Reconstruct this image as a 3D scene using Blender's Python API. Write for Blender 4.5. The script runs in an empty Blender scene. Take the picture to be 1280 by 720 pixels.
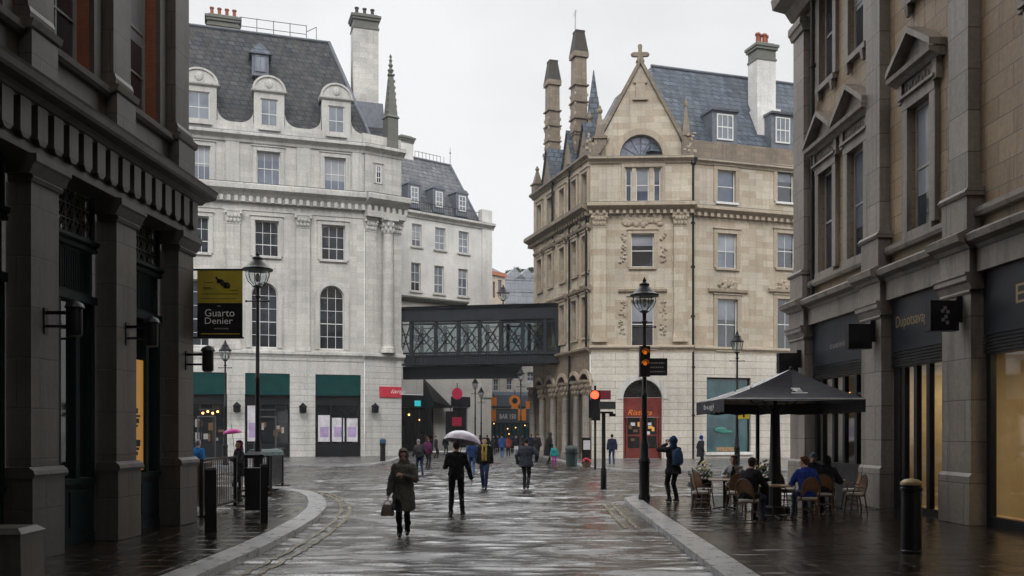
import bpy, math, random
import numpy as np
from mathutils import Vector, Matrix, noise
from math import pi, sin, cos, radians as R, atan2, sqrt, hypot
random.seed(11)
scene = bpy.context.scene
COL = scene.collection
# camera model (pixels of the 1280x720 photograph): focal length, centre column, horizon row, eye height
F, CX, HY, H = 1150.0, 640.0, 540.0, 1.9
ROAD = -0.10                       # road surface; pavements are at z = 0

def gp(px, py, z=0.0):             # ground point seen at a pixel
    d = F * (H - z) / (py - HY)
    return ((px - CX) / F * d, d)
def xa(px, d): return (px - CX) / F * d
def za(py, d): return H + (HY - py) / F * d

W = {}
text_q = []          # lettering, made in one batch at the end
def put(o, parent, M):
    COL.objects.link(o)
    if parent is not None:
        o.parent = parent
        o.matrix_basis = W[parent].inverted() @ M
    else:
        o.matrix_basis = M
    W[o] = M
    return o
def TM(x=0, y=0, z=0, rz=0): return Matrix.Translation((x, y, z)) @ Matrix.Rotation(rz, 4, 'Z')
def tag(o, label, cat, group=None):
    o['label'] = label; o['category'] = cat
    if group: o['group'] = group
    return o
def thing(name, label, cat, M=None, group=None):
    o = bpy.data.objects.new(name, None); o.empty_display_size = .2
    put(o, None, M if M is not None else Matrix.Identity(4))
    return tag(o, label, cat, group)
def struct(o): o['kind'] = 'structure'; return o
def copy_tree(o, M, label=None, parent=None):
    c = o.copy(); COL.objects.link(c)
    if parent is None:
        c.parent = None; c.matrix_basis = M; W[c] = M
        if label: c['label'] = label
    else:
        c.parent = parent
    for ch in list(o.children): copy_tree(ch, None, None, c)
    return c

class MB:
    def __init__(s): s.v = []; s.f = []; s.mi = []; s.m = 0
    def add(s, vs, fs):
        b = len(s.v); s.v += [tuple(v) for v in vs]
        for f in fs: s.f.append(tuple(i + b for i in f)); s.mi.append(s.m)
        return s
    def box(s, x0, x1, y0, y1, z0, z1):
        vs = [(x, y, z) for z in (z0, z1) for y in (y0, y1) for x in (x0, x1)]
        return s.add(vs, [(0,2,3,1),(4,5,7,6),(0,1,5,4),(2,6,7,3),(0,4,6,2),(1,3,7,5)])
    def frus(s, cx, cy, z0, z1, a0, b0, a1, b1):   # tapered box: half sizes a,b at bottom / top
        vs = [(cx+sx*a0, cy+sy*b0, z0) for sx, sy in ((-1,-1),(1,-1),(1,1),(-1,1))] + [(cx+sx*a1, cy+sy*b1, z1) for sx, sy in ((-1,-1),(1,-1),(1,1),(-1,1))]
        return s.add(vs, [(3,2,1,0),(4,5,6,7),(0,1,5,4),(1,2,6,5),(2,3,7,6),(3,0,4,7)])
    def quad(s, *p): return s.add(p, [tuple(range(len(p)))])
    def prism(s, poly, y0, y1):                    # polygon in (x,z), extruded along y
        n = len(poly)
        vs = [(x, y0, z) for x, z in poly] + [(x, y1, z) for x, z in poly]
        return s.add(vs, [tuple(range(n)), tuple(range(2*n-1, n-1, -1))] + [(i, i+n, (i+1) % n + n, (i+1) % n) for i in range(n)])
    def mould(s, u0, u1, prof):                    # profile [(outward, z)] swept along u
        n = len(prof)
        vs = [(u0, -o, z) for o, z in prof] + [(u1, -o, z) for o, z in prof]
        return s.add(vs, [tuple(range(n)), tuple(range(2*n-1, n-1, -1))] + [(i, i+n, (i+1) % n + n, (i+1) % n) for i in range(n)])
    def tube(s, p0, p1, r0, r1=None, n=8):
        if r1 is None: r1 = r0
        p0 = Vector(p0); p1 = Vector(p1); d = (p1-p0)
        if d.length < 1e-6: return s
        d.normalize()
        a = d.cross(Vector((0,0,1)) if abs(d.z) < .9 else Vector((1,0,0))).normalized(); b = d.cross(a)
        vs = [p0 + (a*cos(2*pi*i/n) + b*sin(2*pi*i/n))*r0 for i in range(n)] + [p1 + (a*cos(2*pi*i/n) + b*sin(2*pi*i/n))*r1 for i in range(n)]
        return s.add(vs, [tuple(range(n)), tuple(range(2*n-1, n-1, -1))] + [(i, i+n, (i+1) % n + n, (i+1) % n) for i in range(n)])
    def path(s, pts, r, n=6):
        for i in range(len(pts)-1): s.tube(pts[i], pts[i+1], r, r, n)
        return s
    def lathe(s, prof, c=(0,0,0), n=16):           # profile [(r,z)]
        b = []
        for r, z in prof:
            for i in range(n):
                a = 2*pi*(i+.5)/n; b.append((c[0]+r*cos(a), c[1]+r*sin(a), c[2]+z))
        m = len(prof)
        fs = [(j*n+i, j*n+(i+1) % n, (j+1)*n+(i+1) % n, (j+1)*n+i) for j in range(m-1) for i in range(n)]
        fs += [tuple(range(n-1, -1, -1)), tuple((m-1)*n+i for i in range(n))]
        return s.add(b, fs)
    def ball(s, c, rx, ry=None, rz=None, n=10, m=7):
        ry = ry or rx; rz = rz or rx
        vs = [(c[0], c[1], c[2]-rz)]
        for j in range(1, m):
            t = -pi/2 + pi*j/m
            for i in range(n): vs.append((c[0]+rx*cos(t)*cos(2*pi*i/n), c[1]+ry*cos(t)*sin(2*pi*i/n), c[2]+rz*sin(t)))
        vs.append((c[0], c[1], c[2]+rz)); L = len(vs)-1
        fs = [(0, 1+(i+1) % n, 1+i) for i in range(n)] + [(L, L-n+i, L-n+(i+1) % n) for i in range(n)]
        for j in range(m-2):
            for i in range(n): fs.append((1+j*n+i, 1+j*n+(i+1) % n, 1+(j+1)*n+(i+1) % n, 1+(j+1)*n+i))
        return s.add(vs, fs)
    def xf(s, M):
        s.v = [tuple(M @ Vector(v)) for v in s.v]; return s
    def mesh(s, name, mats, smooth=False):
        me = bpy.data.meshes.new(name); me.from_pydata(s.v, [], s.f)
        for m in (mats if isinstance(mats, (list, tuple)) else [mats]): me.materials.append(m)
        if any(s.mi): me.polygons.foreach_set('material_index', s.mi)
        if smooth:
            me.polygons.foreach_set('use_smooth', [True]*len(s.f))
            try: me.set_sharp_from_angle(angle=R(40))
            except Exception: pass
        me.update(); return me
    def build(s, name, mats, parent=None, M=None, smooth=False):
        if M is None: M = W[parent] if parent is not None else Matrix.Identity(4)
        o = bpy.data.objects.new(name, s.mesh(name, mats, smooth))
        return put(o, parent, M)

class Fr:      # a facade plane: local x along it (left to right as seen), local -y out of it, z up
    def __init__(s, x0, y0, x1, y1):
        s.o = Vector((x0, y0)); s.d = Vector((x1-x0, y1-y0)); s.L = s.d.length; s.d.normalize()
        s.n = Vector((-s.d.y, s.d.x)); s.M = TM(x0, y0, 0, atan2(s.d.y, s.d.x))
    def p(s, px, py, off=0.0):
        k = (px-CX)/F; o = s.o + s.n*off; r = Vector((k, 1.0))
        den = r.x*s.d.y - r.y*s.d.x
        t = (o.x*s.d.y - o.y*s.d.x)/den
        return ((r*t - o).dot(s.d), H + (HY-py)/F*t)
    def u(s, px, off=0.0): return s.p(px, 0, off)[0]
    def z(s, px, py, off=0.0): return s.p(px, py, off)[1]
    def rect(s, x0, y0, x1, y1, off=0.0):
        a = s.p(x0, (y0+y1)/2, off)[0]; b = s.p(x1, (y0+y1)/2, off)[0]; m = (x0+x1)/2
        return (a, b, s.p(m, y1, off)[1], s.p(m, y0, off)[1])
    def xy(s, u, off=0.0): q = s.o + s.d*u + s.n*off; return (q.x, q.y)

# ---------------------------------------------------------------- materials
def nmat(name):
    m = bpy.data.materials.new(name); m.use_nodes = True
    nt = m.node_tree; b = nt.nodes['Principled BSDF']; return m, nt, b
def N(nt, t, **k):
    n = nt.nodes.new(t)
    for a, v in k.items():
        if a.startswith('i_'): n.inputs[a[2:].replace('_', ' ')].default_value = v
        else: setattr(n, a, v)
    return n
def c4(c): return (c[0], c[1], c[2], 1)
def mathn(nt, op, a, b=None):
    n = N(nt, 'ShaderNodeMath', operation=op)
    for i, v in enumerate((a, b)):
        if v is None: continue
        if isinstance(v, (int, float)): n.inputs[i].default_value = v
        else: nt.links.new(v, n.inputs[i])
    return n.outputs[0]
def mixc(nt, blend, fac, a, b):
    n = N(nt, 'ShaderNodeMix', data_type='RGBA', blend_type=blend)
    for i, v in ((0, fac), (6, a), (7, b)):
        if isinstance(v, (int, float)): n.inputs[i].default_value = v
        elif isinstance(v, tuple): n.inputs[i].default_value = c4(v)
        else: nt.links.new(v, n.inputs[i])
    return n.outputs[2]
def ramp(nt, src, stops):
    n = N(nt, 'ShaderNodeValToRGB'); e = n.color_ramp.elements
    while len(e) < len(stops): e.new(.5)
    for q, (p, c) in zip(e, stops): q.position = p; q.color = c4(c) if isinstance(c, tuple) else (c, c, c, 1)
    nt.links.new(src, n.inputs[0]); return n.outputs[0]
def wallvec(nt):       # (x+y, z) of the object's own axes
    tc = N(nt, 'ShaderNodeTexCoord'); sp = N(nt, 'ShaderNodeSeparateXYZ'); nt.links.new(tc.outputs['Object'], sp.inputs[0])
    cb = N(nt, 'ShaderNodeCombineXYZ'); nt.links.new(mathn(nt, 'ADD', sp.outputs[0], sp.outputs[1]), cb.inputs[0]); nt.links.new(sp.outputs[2], cb.inputs[1])
    return tc.outputs['Object'], cb.outputs[0]
def scaled(nt, v, s):
    n = N(nt, 'ShaderNodeMapping'); n.inputs['Scale'].default_value = s; nt.links.new(v, n.inputs[0]); return n.outputs[0]
def noisen(nt, v, scale, detail=4, rough=.6):
    n = N(nt, 'ShaderNodeTexNoise'); n.inputs['Scale'].default_value = scale; n.inputs['Detail'].default_value = detail; n.inputs['Roughness'].default_value = rough
    nt.links.new(v, n.inputs['Vector']); return n.outputs['Fac']
def bumpn(nt, b, h, strength, dist=.02):
    n = N(nt, 'ShaderNodeBump'); n.inputs['Strength'].default_value = strength; n.inputs['Distance'].default_value = dist
    nt.links.new(h, n.inputs['Height']); nt.links.new(n.outputs[0], b.inputs['Normal']); return n
def stone(name, c1, c2, bw=.9, bh=.38, mort=.006, mc=None, streak=.45, stain=.35, rough=.7, bump=.25, stain_col=(.10,.095,.085)):
    m, nt, b = nmat(name); L = nt.links; ov, v = wallvec(nt)
    br = N(nt, 'ShaderNodeTexBrick'); L.new(v, br.inputs['Vector'])
    for k, q in (('Scale', 1.0), ('Brick Width', bw), ('Row Height', bh), ('Mortar Size', mort), ('Mortar Smooth', .3), ('Bias', -.1)): br.inputs[k].default_value = q
    br.inputs['Color1'].default_value = c4(c1); br.inputs['Color2'].default_value = c4(c2)
    br.inputs['Mortar'].default_value = c4(mc or tuple(x*.55 for x in c1))
    big = noisen(nt, ov, .35, 5); fine = noisen(nt, ov, 9, 5, .65)
    col = mixc(nt, 'MULTIPLY', .75, br.outputs['Color'], ramp(nt, big, [(.3, .66), (.7, 1.14)]))
    col = mixc(nt, 'MULTIPLY', .65, col, ramp(nt, fine, [(.3, .66), (.7, 1.16)]))
    st = noisen(nt, scaled(nt, ov, (1.6, 1.6, .10)), 1.5, 5, .7)
    sm = ramp(nt, st, [(.50, 0.0), (.72, 1.0)])
    col = mixc(nt, 'MIX', mathn(nt, 'MULTIPLY', sm, streak), col, stain_col)
    pt = ramp(nt, noisen(nt, ov, .9, 6, .7), [(.55, 0.0), (.75, 1.0)])
    col = mixc(nt, 'MIX', mathn(nt, 'MULTIPLY', pt, stain), col, tuple(x*.6 for x in c2))
    L.new(col, b.inputs['Base Color'])
    L.new(ramp(nt, big, [(.3, max(.05, rough-.2)), (.7, rough)]), b.inputs['Roughness'])
    h = mathn(nt, 'ADD', mathn(nt, 'MULTIPLY', br.outputs['Fac'], -1.0), mathn(nt, 'MULTIPLY', fine, .5))
    bumpn(nt, b, h, bump)
    return m
def slate(name, c1, c2, c3, w=.36, hgt=.22, mt=.035):
    m, nt, b = nmat(name); L = nt.links; ov, v = wallvec(nt)
    br = N(nt, 'ShaderNodeTexBrick'); L.new(v, br.inputs['Vector'])
    for k, q in (('Scale', 1.0), ('Brick Width', w), ('Row Height', hgt), ('Mortar Size', mt), ('Mortar Smooth', .5), ('Bias', 0.0)): br.inputs[k].default_value = q
    br.inputs['Color1'].default_value = c4(c1); br.inputs['Color2'].default_value = c4(c2); br.inputs['Mortar'].default_value = c4(tuple(x*.45 for x in c1))
    n = noisen(nt, ov, 1.1, 6, .7)
    col = mixc(nt, 'MIX', ramp(nt, n, [(.42, 0.0), (.65, .7)]), br.outputs['Color'], c3)
    col = mixc(nt, 'MULTIPLY', .8, col, ramp(nt, noisen(nt, scaled(nt, ov, (1, 1, .5)), 2.2, 6, .75), [(.3, .45), (.7, 1.5)]))
    L.new(col, b.inputs['Base Color']); b.inputs['Roughness'].default_value = .55; b.inputs['Specular IOR Level'].default_value = .25
    bumpn(nt, b, mathn(nt, 'ADD', mathn(nt, 'MULTIPLY', br.outputs['Fac'], -1.0), noisen(nt, ov, 5, 4)), .5, .03)
    return m
def plain(name, col, rough=.5, metal=0.0, var=.25, scale=3.0, bump=0.0, emit=None, estr=0.0, spec=.5):
    m, nt, b = nmat(name); tc = N(nt, 'ShaderNodeTexCoord'); ov = tc.outputs['Object']
    n = noisen(nt, ov, scale, 5, .65)
    nt.links.new(mixc(nt, 'MULTIPLY', 1.0, col, ramp(nt, n, [(.3, 1-var), (.7, 1+var*.5)])), b.inputs['Base Color'])
    nt.links.new(ramp(nt, n, [(.3, max(.03, rough-.1)), (.7, min(1, rough+.1))]), b.inputs['Roughness'])
    b.inputs['Metallic'].default_value = metal; b.inputs['Specular IOR Level'].default_value = spec
    if bump: bumpn(nt, b, noisen(nt, ov, scale*6, 5), bump, .01)
    if emit: b.inputs['Emission Color'].default_value = c4(emit); b.inputs['Emission Strength'].default_value = estr
    return m
def cloth(name, col, rough=.85, scale=14):
    m, nt, b = nmat(name); tc = N(nt, 'ShaderNodeTexCoord'); ov = tc.outputs['Object']
    n = noisen(nt, ov, scale, 4); f = noisen(nt, ov, 160, 2)
    c = mixc(nt, 'MULTIPLY', 1.0, col, ramp(nt, n, [(.3, .75), (.7, 1.15)]))
    c = mixc(nt, 'MULTIPLY', .5, c, ramp(nt, f, [(.3, .7), (.7, 1.2)]))
    nt.links.new(c, b.inputs['Base Color']); b.inputs['Roughness'].default_value = rough; b.inputs['Specular IOR Level'].default_value = .15
    bumpn(nt, b, n, .3, .02); return m
def glass(name, c1, c2, ior=1.9, rough=.04, wob=.06, scale=.5):   # glazing: dim room tone below a reflecting face
    m, nt, b = nmat(name); tc = N(nt, 'ShaderNodeTexCoord'); ov = tc.outputs['Object']
    n = noisen(nt, ov, scale, 3)
    nt.links.new(mixc(nt, 'MIX', ramp(nt, n, [(.4, 0.0), (.62, 1.0)]), c1, c2), b.inputs['Base Color'])
    b.inputs['Roughness'].default_value = rough; b.inputs['IOR'].default_value = ior
    bumpn(nt, b, noisen(nt, ov, .9, 2), wob, .05); return m
def clear_glass(name, tint=(.8,.85,.85), refl=.12):
    m, nt, b = nmat(name); nt.nodes.remove(b); out = nt.nodes['Material Output']
    t = N(nt, 'ShaderNodeBsdfTransparent'); t.inputs[0].default_value = c4(tint)
    g = N(nt, 'ShaderNodeBsdfGlossy'); g.inputs['Roughness'].default_value = .03; g.inputs['Color'].default_value = (.9,.92,.95,1)
    lw = N(nt, 'ShaderNodeLayerWeight'); lw.inputs[0].default_value = .5
    mx = N(nt, 'ShaderNodeMixShader'); nt.links.new(mathn(nt, 'ADD', mathn(nt, 'MULTIPLY', mathn(nt, 'POWER', lw.outputs['Facing'], 4.0), .6), .05+refl*.1), mx.inputs[0])
    nt.links.new(t.outputs[0], mx.inputs[1]); nt.links.new(g.outputs[0], mx.inputs[2]); nt.links.new(mx.outputs[0], out.inputs[0]); return m
m_cream = stone('portland stone', (.63,.61,.57), (.50,.485,.45), 1.1, .42, .006, (.36,.35,.33), streak=.55, stain=.4, rough=.75, stain_col=(.25,.24,.22))
m_cream_r = stone('rusticated portland', (.60,.585,.55), (.55,.535,.50), 3.6, .47, .013, (.20,.195,.18), streak=.4, stain=.25, bump=.6, stain_col=(.2,.19,.17))
m_cream_t = stone('portland trim', (.60,.585,.55), (.52,.505,.47), 1.6, 5.0, .004, (.4,.39,.36), streak=.65, stain=.45, stain_col=(.22,.21,.19))
m_moss = stone('mossy weathered ledge', (.155,.158,.13), (.11,.115,.095), 2.0, 5.0, .004, streak=.5, stain=.5)
m_white = stone('white stucco', (.76,.745,.71), (.72,.705,.67), 6.0, 4.0, .002, (.5,.48,.45), streak=.35, stain=.2, bump=.1, stain_col=(.33,.32,.29))
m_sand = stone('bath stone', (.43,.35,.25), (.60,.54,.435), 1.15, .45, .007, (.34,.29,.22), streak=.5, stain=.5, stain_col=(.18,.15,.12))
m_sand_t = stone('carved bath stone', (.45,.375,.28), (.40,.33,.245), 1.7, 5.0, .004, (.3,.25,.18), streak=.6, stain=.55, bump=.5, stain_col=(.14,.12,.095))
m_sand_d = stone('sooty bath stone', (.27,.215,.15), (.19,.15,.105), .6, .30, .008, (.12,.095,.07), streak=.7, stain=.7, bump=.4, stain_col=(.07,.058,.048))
m_sand_r = stone('pale rusticated base', (.62,.575,.50), (.57,.525,.45), 3.4, .50, .014, (.20,.175,.14), streak=.35, stain=.3, bump=.6, stain_col=(.22,.19,.15))
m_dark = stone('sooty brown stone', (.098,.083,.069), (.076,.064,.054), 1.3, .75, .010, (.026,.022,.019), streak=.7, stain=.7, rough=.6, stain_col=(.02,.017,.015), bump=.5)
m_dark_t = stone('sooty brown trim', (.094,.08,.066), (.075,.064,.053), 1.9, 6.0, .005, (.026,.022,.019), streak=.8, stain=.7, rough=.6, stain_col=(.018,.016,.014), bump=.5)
m_brick = stone('orange brick', (.36,.105,.034), (.29,.085,.03), .23, .075, .008, (.18,.11,.07), streak=.4, stain=.4, stain_col=(.09,.034,.02))
m_tan = stone('tan ashlar', (.245,.168,.092), (.33,.245,.15), 1.0, .45, .012, (.11,.085,.055), streak=.7, stain=.6, rough=.65, stain_col=(.065,.052,.04), bump=.4)
m_grey = stone('weathered pilaster stone', (.265,.235,.20), (.20,.177,.15), 1.4, .85, .012, (.07,.06,.05), streak=.7, stain=.7, rough=.6, stain_col=(.045,.039,.033), bump=.5)
m_grey_t = stone('weathered stone trim', (.255,.224,.188), (.195,.171,.143), 2.1, 6.0, .005, (.07,.06,.05), streak=.8, stain=.7, rough=.6, stain_col=(.04,.035,.03), bump=.5)
m_slate = slate('old welsh slate', (.033,.038,.048), (.078,.082,.09), (.066,.060,.054), .62, .42, .065)
m_slate_b = slate('blue slate', (.055,.07,.092), (.115,.14,.175), (.085,.095,.11), .6, .4, .05)
m_slate_g = slate('grey slate', (.09,.098,.11), (.18,.19,.205), (.13,.13,.13), .6, .42, .05)
m_lead = plain('lead flashing', (.13,.145,.175), .5, .0, .4)
m_pot = plain('clay chimney pot', (.30,.085,.045), .8, 0, .4)
m_potd = plain('sooty chimney pot', (.045,.038,.033), .8, 0, .4)
m_iron = plain('black iron paint', (.006,.006,.007), .4, 0, .3, 6, spec=.25)
m_iron2 = plain('dark bridge iron', (.014,.018,.023), .55, 0, .6, 1.2, .3, spec=.25)
m_bridge_u = plain('bridge soffit timber', (.20,.17,.13), .7, 0, .4)
m_sash = plain('white sash paint', (.68,.68,.66), .45, 0, .12)
m_sashd = plain('dull sash paint', (.30,.29,.27), .5, 0, .2)
m_sashb = plain('dark frame paint', (.009,.0095,.0105), .4, 0, .2, spec=.25)
m_pane = glass('window glass', (.018,.022,.028), (.045,.055,.07), 2.0)
m_panel = glass('pale curtained glass', (.10,.12,.15), (.19,.22,.26), 2.0)
m_paneb = glass('blue grey glass', (.06,.08,.12), (.12,.15,.205), 2.0)
m_paned = glass('dark shop glass', (.006,.007,.008), (.016,.017,.019), 1.55)
m_panet = glass('teal shop glass', (.012,.05,.06), (.03,.10,.11), 1.7, scale=.8)
m_blind = glass('blind behind glass', (.24,.26,.29), (.34,.36,.39), 1.7)
m_lun = glass('leaded lunette glass', (.13,.15,.21), (.22,.24,.31), 1.7, .15, .3, 3)
m_clear = clear_glass('clear shop glass')
m_lantern = clear_glass('lantern glass', (.86,.9,.9), .5)
m_green = plain('dark green joinery', (.004,.014,.013), .55, 0, .3, spec=.15)
m_green2 = plain('green panel', (.008,.030,.027), .5, 0, .3, spec=.2)
m_lattice = plain('grey lattice', (.05,.057,.057), .5, 0, .3)
m_teal = plain('teal awning cloth', (.003,.045,.043), .85, 0, .35, 1.5, .2, spec=.15)
m_navy = plain('navy signboard', (.011,.013,.020), .45, 0, .3, 1, spec=.3)
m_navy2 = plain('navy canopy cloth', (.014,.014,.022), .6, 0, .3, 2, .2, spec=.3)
m_sheencloth = plain('wet canopy cloth with painted sheen', (.42,.43,.45), .25, 0, .25, 3, .25)  # far paler than the navy cloth: the wet sheen is put into the colour
m_gold = plain('dull gold leaf', (.28,.21,.10), .45, .3, .3)
m_letter = plain('white lettering', (.75,.75,.73), .5, 0, .1)
m_letterd = plain('dim lettering', (.22,.21,.19), .5, 0, .15)
m_black = plain('black board', (.005,.005,.006), .45, 0, .2, spec=.25)
m_yellow = plain('yellow banner', (.42,.33,.02), .6, 0, .2)
m_yline = plain('worn yellow line paint', (.17,.135,.055), .3, 0, .7, 6)
m_red = plain('red shop paint', (.17,.020,.013), .45, 0, .5, 2)
m_redsign = plain('red sign enamel', (.55,.02,.05), .4, 0, .2)
m_pink = plain('crimson disc', (.62,.015,.08), .4, 0, .2)
m_orange = plain('orange sign', (.80,.24,.015), .4, 0, .2)
m_poster = plain('amber backlit poster', (.55,.30,.07), .5, 0, .2, 2, emit=(.9,.42,.09), estr=.22)
m_beige = plain('beige interior wall', (.55,.45,.32), .8, 0, .15)
m_white_p = plain('white poster paper', (.62,.60,.64), .6, 0, .3, 2)
m_lilac = plain('lilac poster print', (.40,.30,.50), .6, 0, .3, 2)
m_redlamp = plain('lit red signal', (.5,.02,.01), .3, 0, .1, emit=(1,.05,.02), estr=5)
m_amblamp = plain('lit amber signal', (.6,.2,.01), .3, 0, .1, emit=(1,.22,.01), estr=.45)
m_warmlamp = plain('lit warm bulb', (.9,.6,.3), .3, 0, .1, emit=(1,.5,.15), estr=3)
m_rattan = plain('rattan weave', (.22,.115,.05), .5, 0, .5, 30, .5, spec=.3)
m_cane = plain('brown cane', (.125,.064,.03), .4, 0, .4, 10, spec=.4)
m_cush = plain('pale seat cushion', (.50,.47,.42), .7, 0, .2)
m_wood = plain('table wood', (.30,.19,.10), .3, 0, .3, 4)
m_leaf = plain('plant leaf', (.04,.085,.025), .5, 0, .5, 12)
m_flower = plain('white petal', (.7,.68,.6), .6, 0, .2)
m_yflower = plain('yellow petal', (.65,.5,.05), .6, 0, .2)
m_bin = plain('dark green bin', (.01,.028,.024), .45, 0, .3)
m_skin = plain('skin', (.46,.27,.20), .5, 0, .12, 8)
m_eye = plain('dark eye', (.03,.02,.018), .3)
m_lip = plain('lip', (.34,.13,.11), .5)

def ground_mat(name, c1, c2, bw, bh, mc, wet_lo, wet_hi, pud_lo, pud_hi, bump, swap=False, wetsc=.35, spec=.5, stk=3.6, ior=1.5, brk=.55):
    m, nt, b = nmat(name); L = nt.links; tc = N(nt, 'ShaderNodeTexCoord'); ov = tc.outputs['Object']
    wv = noisen(nt, ov, 1.2, 2)
    v = ov
    if swap and swap != 'patch':
        mp = N(nt, 'ShaderNodeMapping'); mp.inputs['Rotation'].default_value = (0, 0, R(swap)); L.new(ov, mp.inputs[0]); v = mp.outputs[0]
    br = N(nt, 'ShaderNodeTexBrick'); L.new(v, br.inputs['Vector'])
    for k, q in (('Scale', 1.0), ('Brick Width', bw), ('Row Height', bh), ('Mortar Size', .009), ('Mortar Smooth', .4), ('Bias', 0.0)): br.inputs[k].default_value = q
    br.inputs['Color1'].default_value = c4(c1); br.inputs['Color2'].default_value = c4(c2); br.inputs['Mortar'].default_value = c4(mc)
    fine = noisen(nt, ov, 26, 5, .7); mid = noisen(nt, ov, 3.2, 5, .65); big = noisen(nt, ov, wetsc, 4, .6)
    col = mixc(nt, 'MULTIPLY', .8, br.outputs['Color'], ramp(nt, mid, [(.3, .6), (.7, 1.25)]))
    col = mixc(nt, 'MULTIPLY', .6, col, ramp(nt, fine, [(.3, .6), (.7, 1.3)]))
    L.new(col, b.inputs['Base Color'])
    pud = ramp(nt, mathn(nt, 'ADD', mathn(nt, 'MULTIPLY', big, .75), mathn(nt, 'MULTIPLY', mid, .25)), [(pud_lo, 0.0), (pud_hi, 1.0)])
    if swap == 'patch': mid = ramp(nt, noisen(nt, scaled(nt, ov, (.5, .9, 1)), 1.0, 7, .72), [(.42, 0.0), (.60, 1.0)])
    rd = mathn(nt, 'ADD', wet_lo, mathn(nt, 'MULTIPLY', mid, wet_hi-wet_lo))
    rr = mathn(nt, 'MULTIPLY', rd, mathn(nt, 'SUBTRACT', 1.0, mathn(nt, 'MULTIPLY', pud, .8)))
    L.new(rr, b.inputs['Roughness']); b.inputs['Specular IOR Level'].default_value = spec; b.inputs['IOR'].default_value = ior
    st = noisen(nt, scaled(nt, ov, (.7, 3.2, 1)), 1.6, 4, .6)
    h = mathn(nt, 'ADD', mathn(nt, 'MULTIPLY', br.outputs['Fac'], -brk), mathn(nt, 'MULTIPLY', fine, .35))
    h = mathn(nt, 'ADD', h, mathn(nt, 'MULTIPLY', st, stk))
    h = mathn(nt, 'MULTIPLY', h, mathn(nt, 'SUBTRACT', 1.0, mathn(nt, 'MULTIPLY', pud, .75)))
    bn = bumpn(nt, b, h, bump, .02)
    return m
m_road = ground_mat('wet road setts', (.038,.033,.030), (.024,.021,.019), .85, .36, (.010,.010,.010), .05, .40, .9, .99, .7, swap='patch', spec=.5, stk=.6, ior=3.0, brk=1.6)
m_roadf = ground_mat('wet far road', (.05,.048,.047), (.04,.038,.038), .85, .36, (.02,.02,.02), .25, .5, .56, .66, 1.0, spec=.5, stk=3.6, ior=2.3)
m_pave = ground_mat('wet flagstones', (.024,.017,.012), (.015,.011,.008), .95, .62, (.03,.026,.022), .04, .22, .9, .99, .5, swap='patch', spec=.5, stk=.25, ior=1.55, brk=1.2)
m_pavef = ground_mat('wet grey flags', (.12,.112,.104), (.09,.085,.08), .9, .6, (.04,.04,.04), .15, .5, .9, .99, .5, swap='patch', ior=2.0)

m_granite = ground_mat('wet granite kerb', (.40,.40,.405), (.32,.32,.325), 30.0, .92, (.06,.06,.06), .15, .45, .9, .99, .5, spec=.5, stk=.3, ior=1.8, brk=1.2)
# ---------------------------------------------------------------- camera, sky, sun
cd = bpy.data.cameras.new('camera'); cam = bpy.data.objects.new('camera', cd); COL.objects.link(cam)
cam.location = (0, 0, H); cam.rotation_euler = (R(90), 0, 0)
cd.sensor_width = 36; cd.lens = 36*F/1280; cd.shift_y = 180/1280; cd.clip_end = 3000; cd.clip_start = .05
scene.camera = cam
SUN_EL, SUN_AZ = R(40), R(181)       # azimuth measured from +y, clockwise: behind the camera, a little to its left
wd = bpy.data.worlds.new('World'); scene.world = wd; wd.use_nodes = True
nt = wd.node_tree; bg = nt.nodes['Background']
sky = N(nt, 'ShaderNodeTexSky', sky_type='NISHITA', sun_disc=False, sun_elevation=SUN_EL, sun_rotation=SUN_AZ, air_density=1.0, dust_density=4.0)
hs = N(nt, 'ShaderNodeHueSaturation'); hs.inputs['Saturation'].default_value = .15; nt.links.new(sky.outputs[0], hs.inputs['Color'])
tc = N(nt, 'ShaderNodeTexCoord')
cl = ramp(nt, noisen(nt, scaled(nt, tc.outputs['Generated'], (1, 1, 2.2)), 1.7, 5, .55), [(.32, .80), (.64, 1.03)])
sp = N(nt, 'ShaderNodeSeparateXYZ'); nt.links.new(tc.outputs['Generated'], sp.inputs[0])
over = mixc(nt, 'MULTIPLY', 1.0, ramp(nt, sp.outputs[2], [(.0, (8.7, 8.76, 8.9)), (.28, (8.6, 8.66, 8.8)), (.44, (8.7, 8.77, 8.9)), (.51, (27, 27.1, 27.5)), (.72, (38, 38.1, 38.6)), (.86, (9, 9.05, 9.2)), (1.0, (7, 7, 7.2))]), cl)
nt.links.new(mixc(nt, 'MIX', .92, hs.outputs[0], over), bg.inputs[0]); bg.inputs[1].default_value = .1
sl = bpy.data.lights.new('sun', 'SUN'); so = bpy.data.objects.new('sun', sl); COL.objects.link(so)
sl.energy = .8; sl.angle = R(20); sl.color = (1, .97, .93)
sd = Vector((sin(SUN_AZ)*cos(SUN_EL), cos(SUN_AZ)*cos(SUN_EL), sin(SUN_EL)))
so.rotation_euler = sd.to_track_quat('Z', 'Y').to_euler()
scene.view_settings.view_transform = 'Standard'; scene.view_settings.look = 'None'
scene.view_settings.exposure = .12; scene.view_settings.gamma = 1; scene.view_settings.use_curve_mapping = False
scene.cycles.max_bounces = 8; scene.cycles.diffuse_bounces = 3; scene.cycles.glossy_bounces = 4; scene.cycles.transparent_max_bounces = 12
scene.cycles.caustics_reflective = False; scene.cycles.caustics_refractive = False
scene.cycles.sample_clamp_indirect = 6

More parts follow.
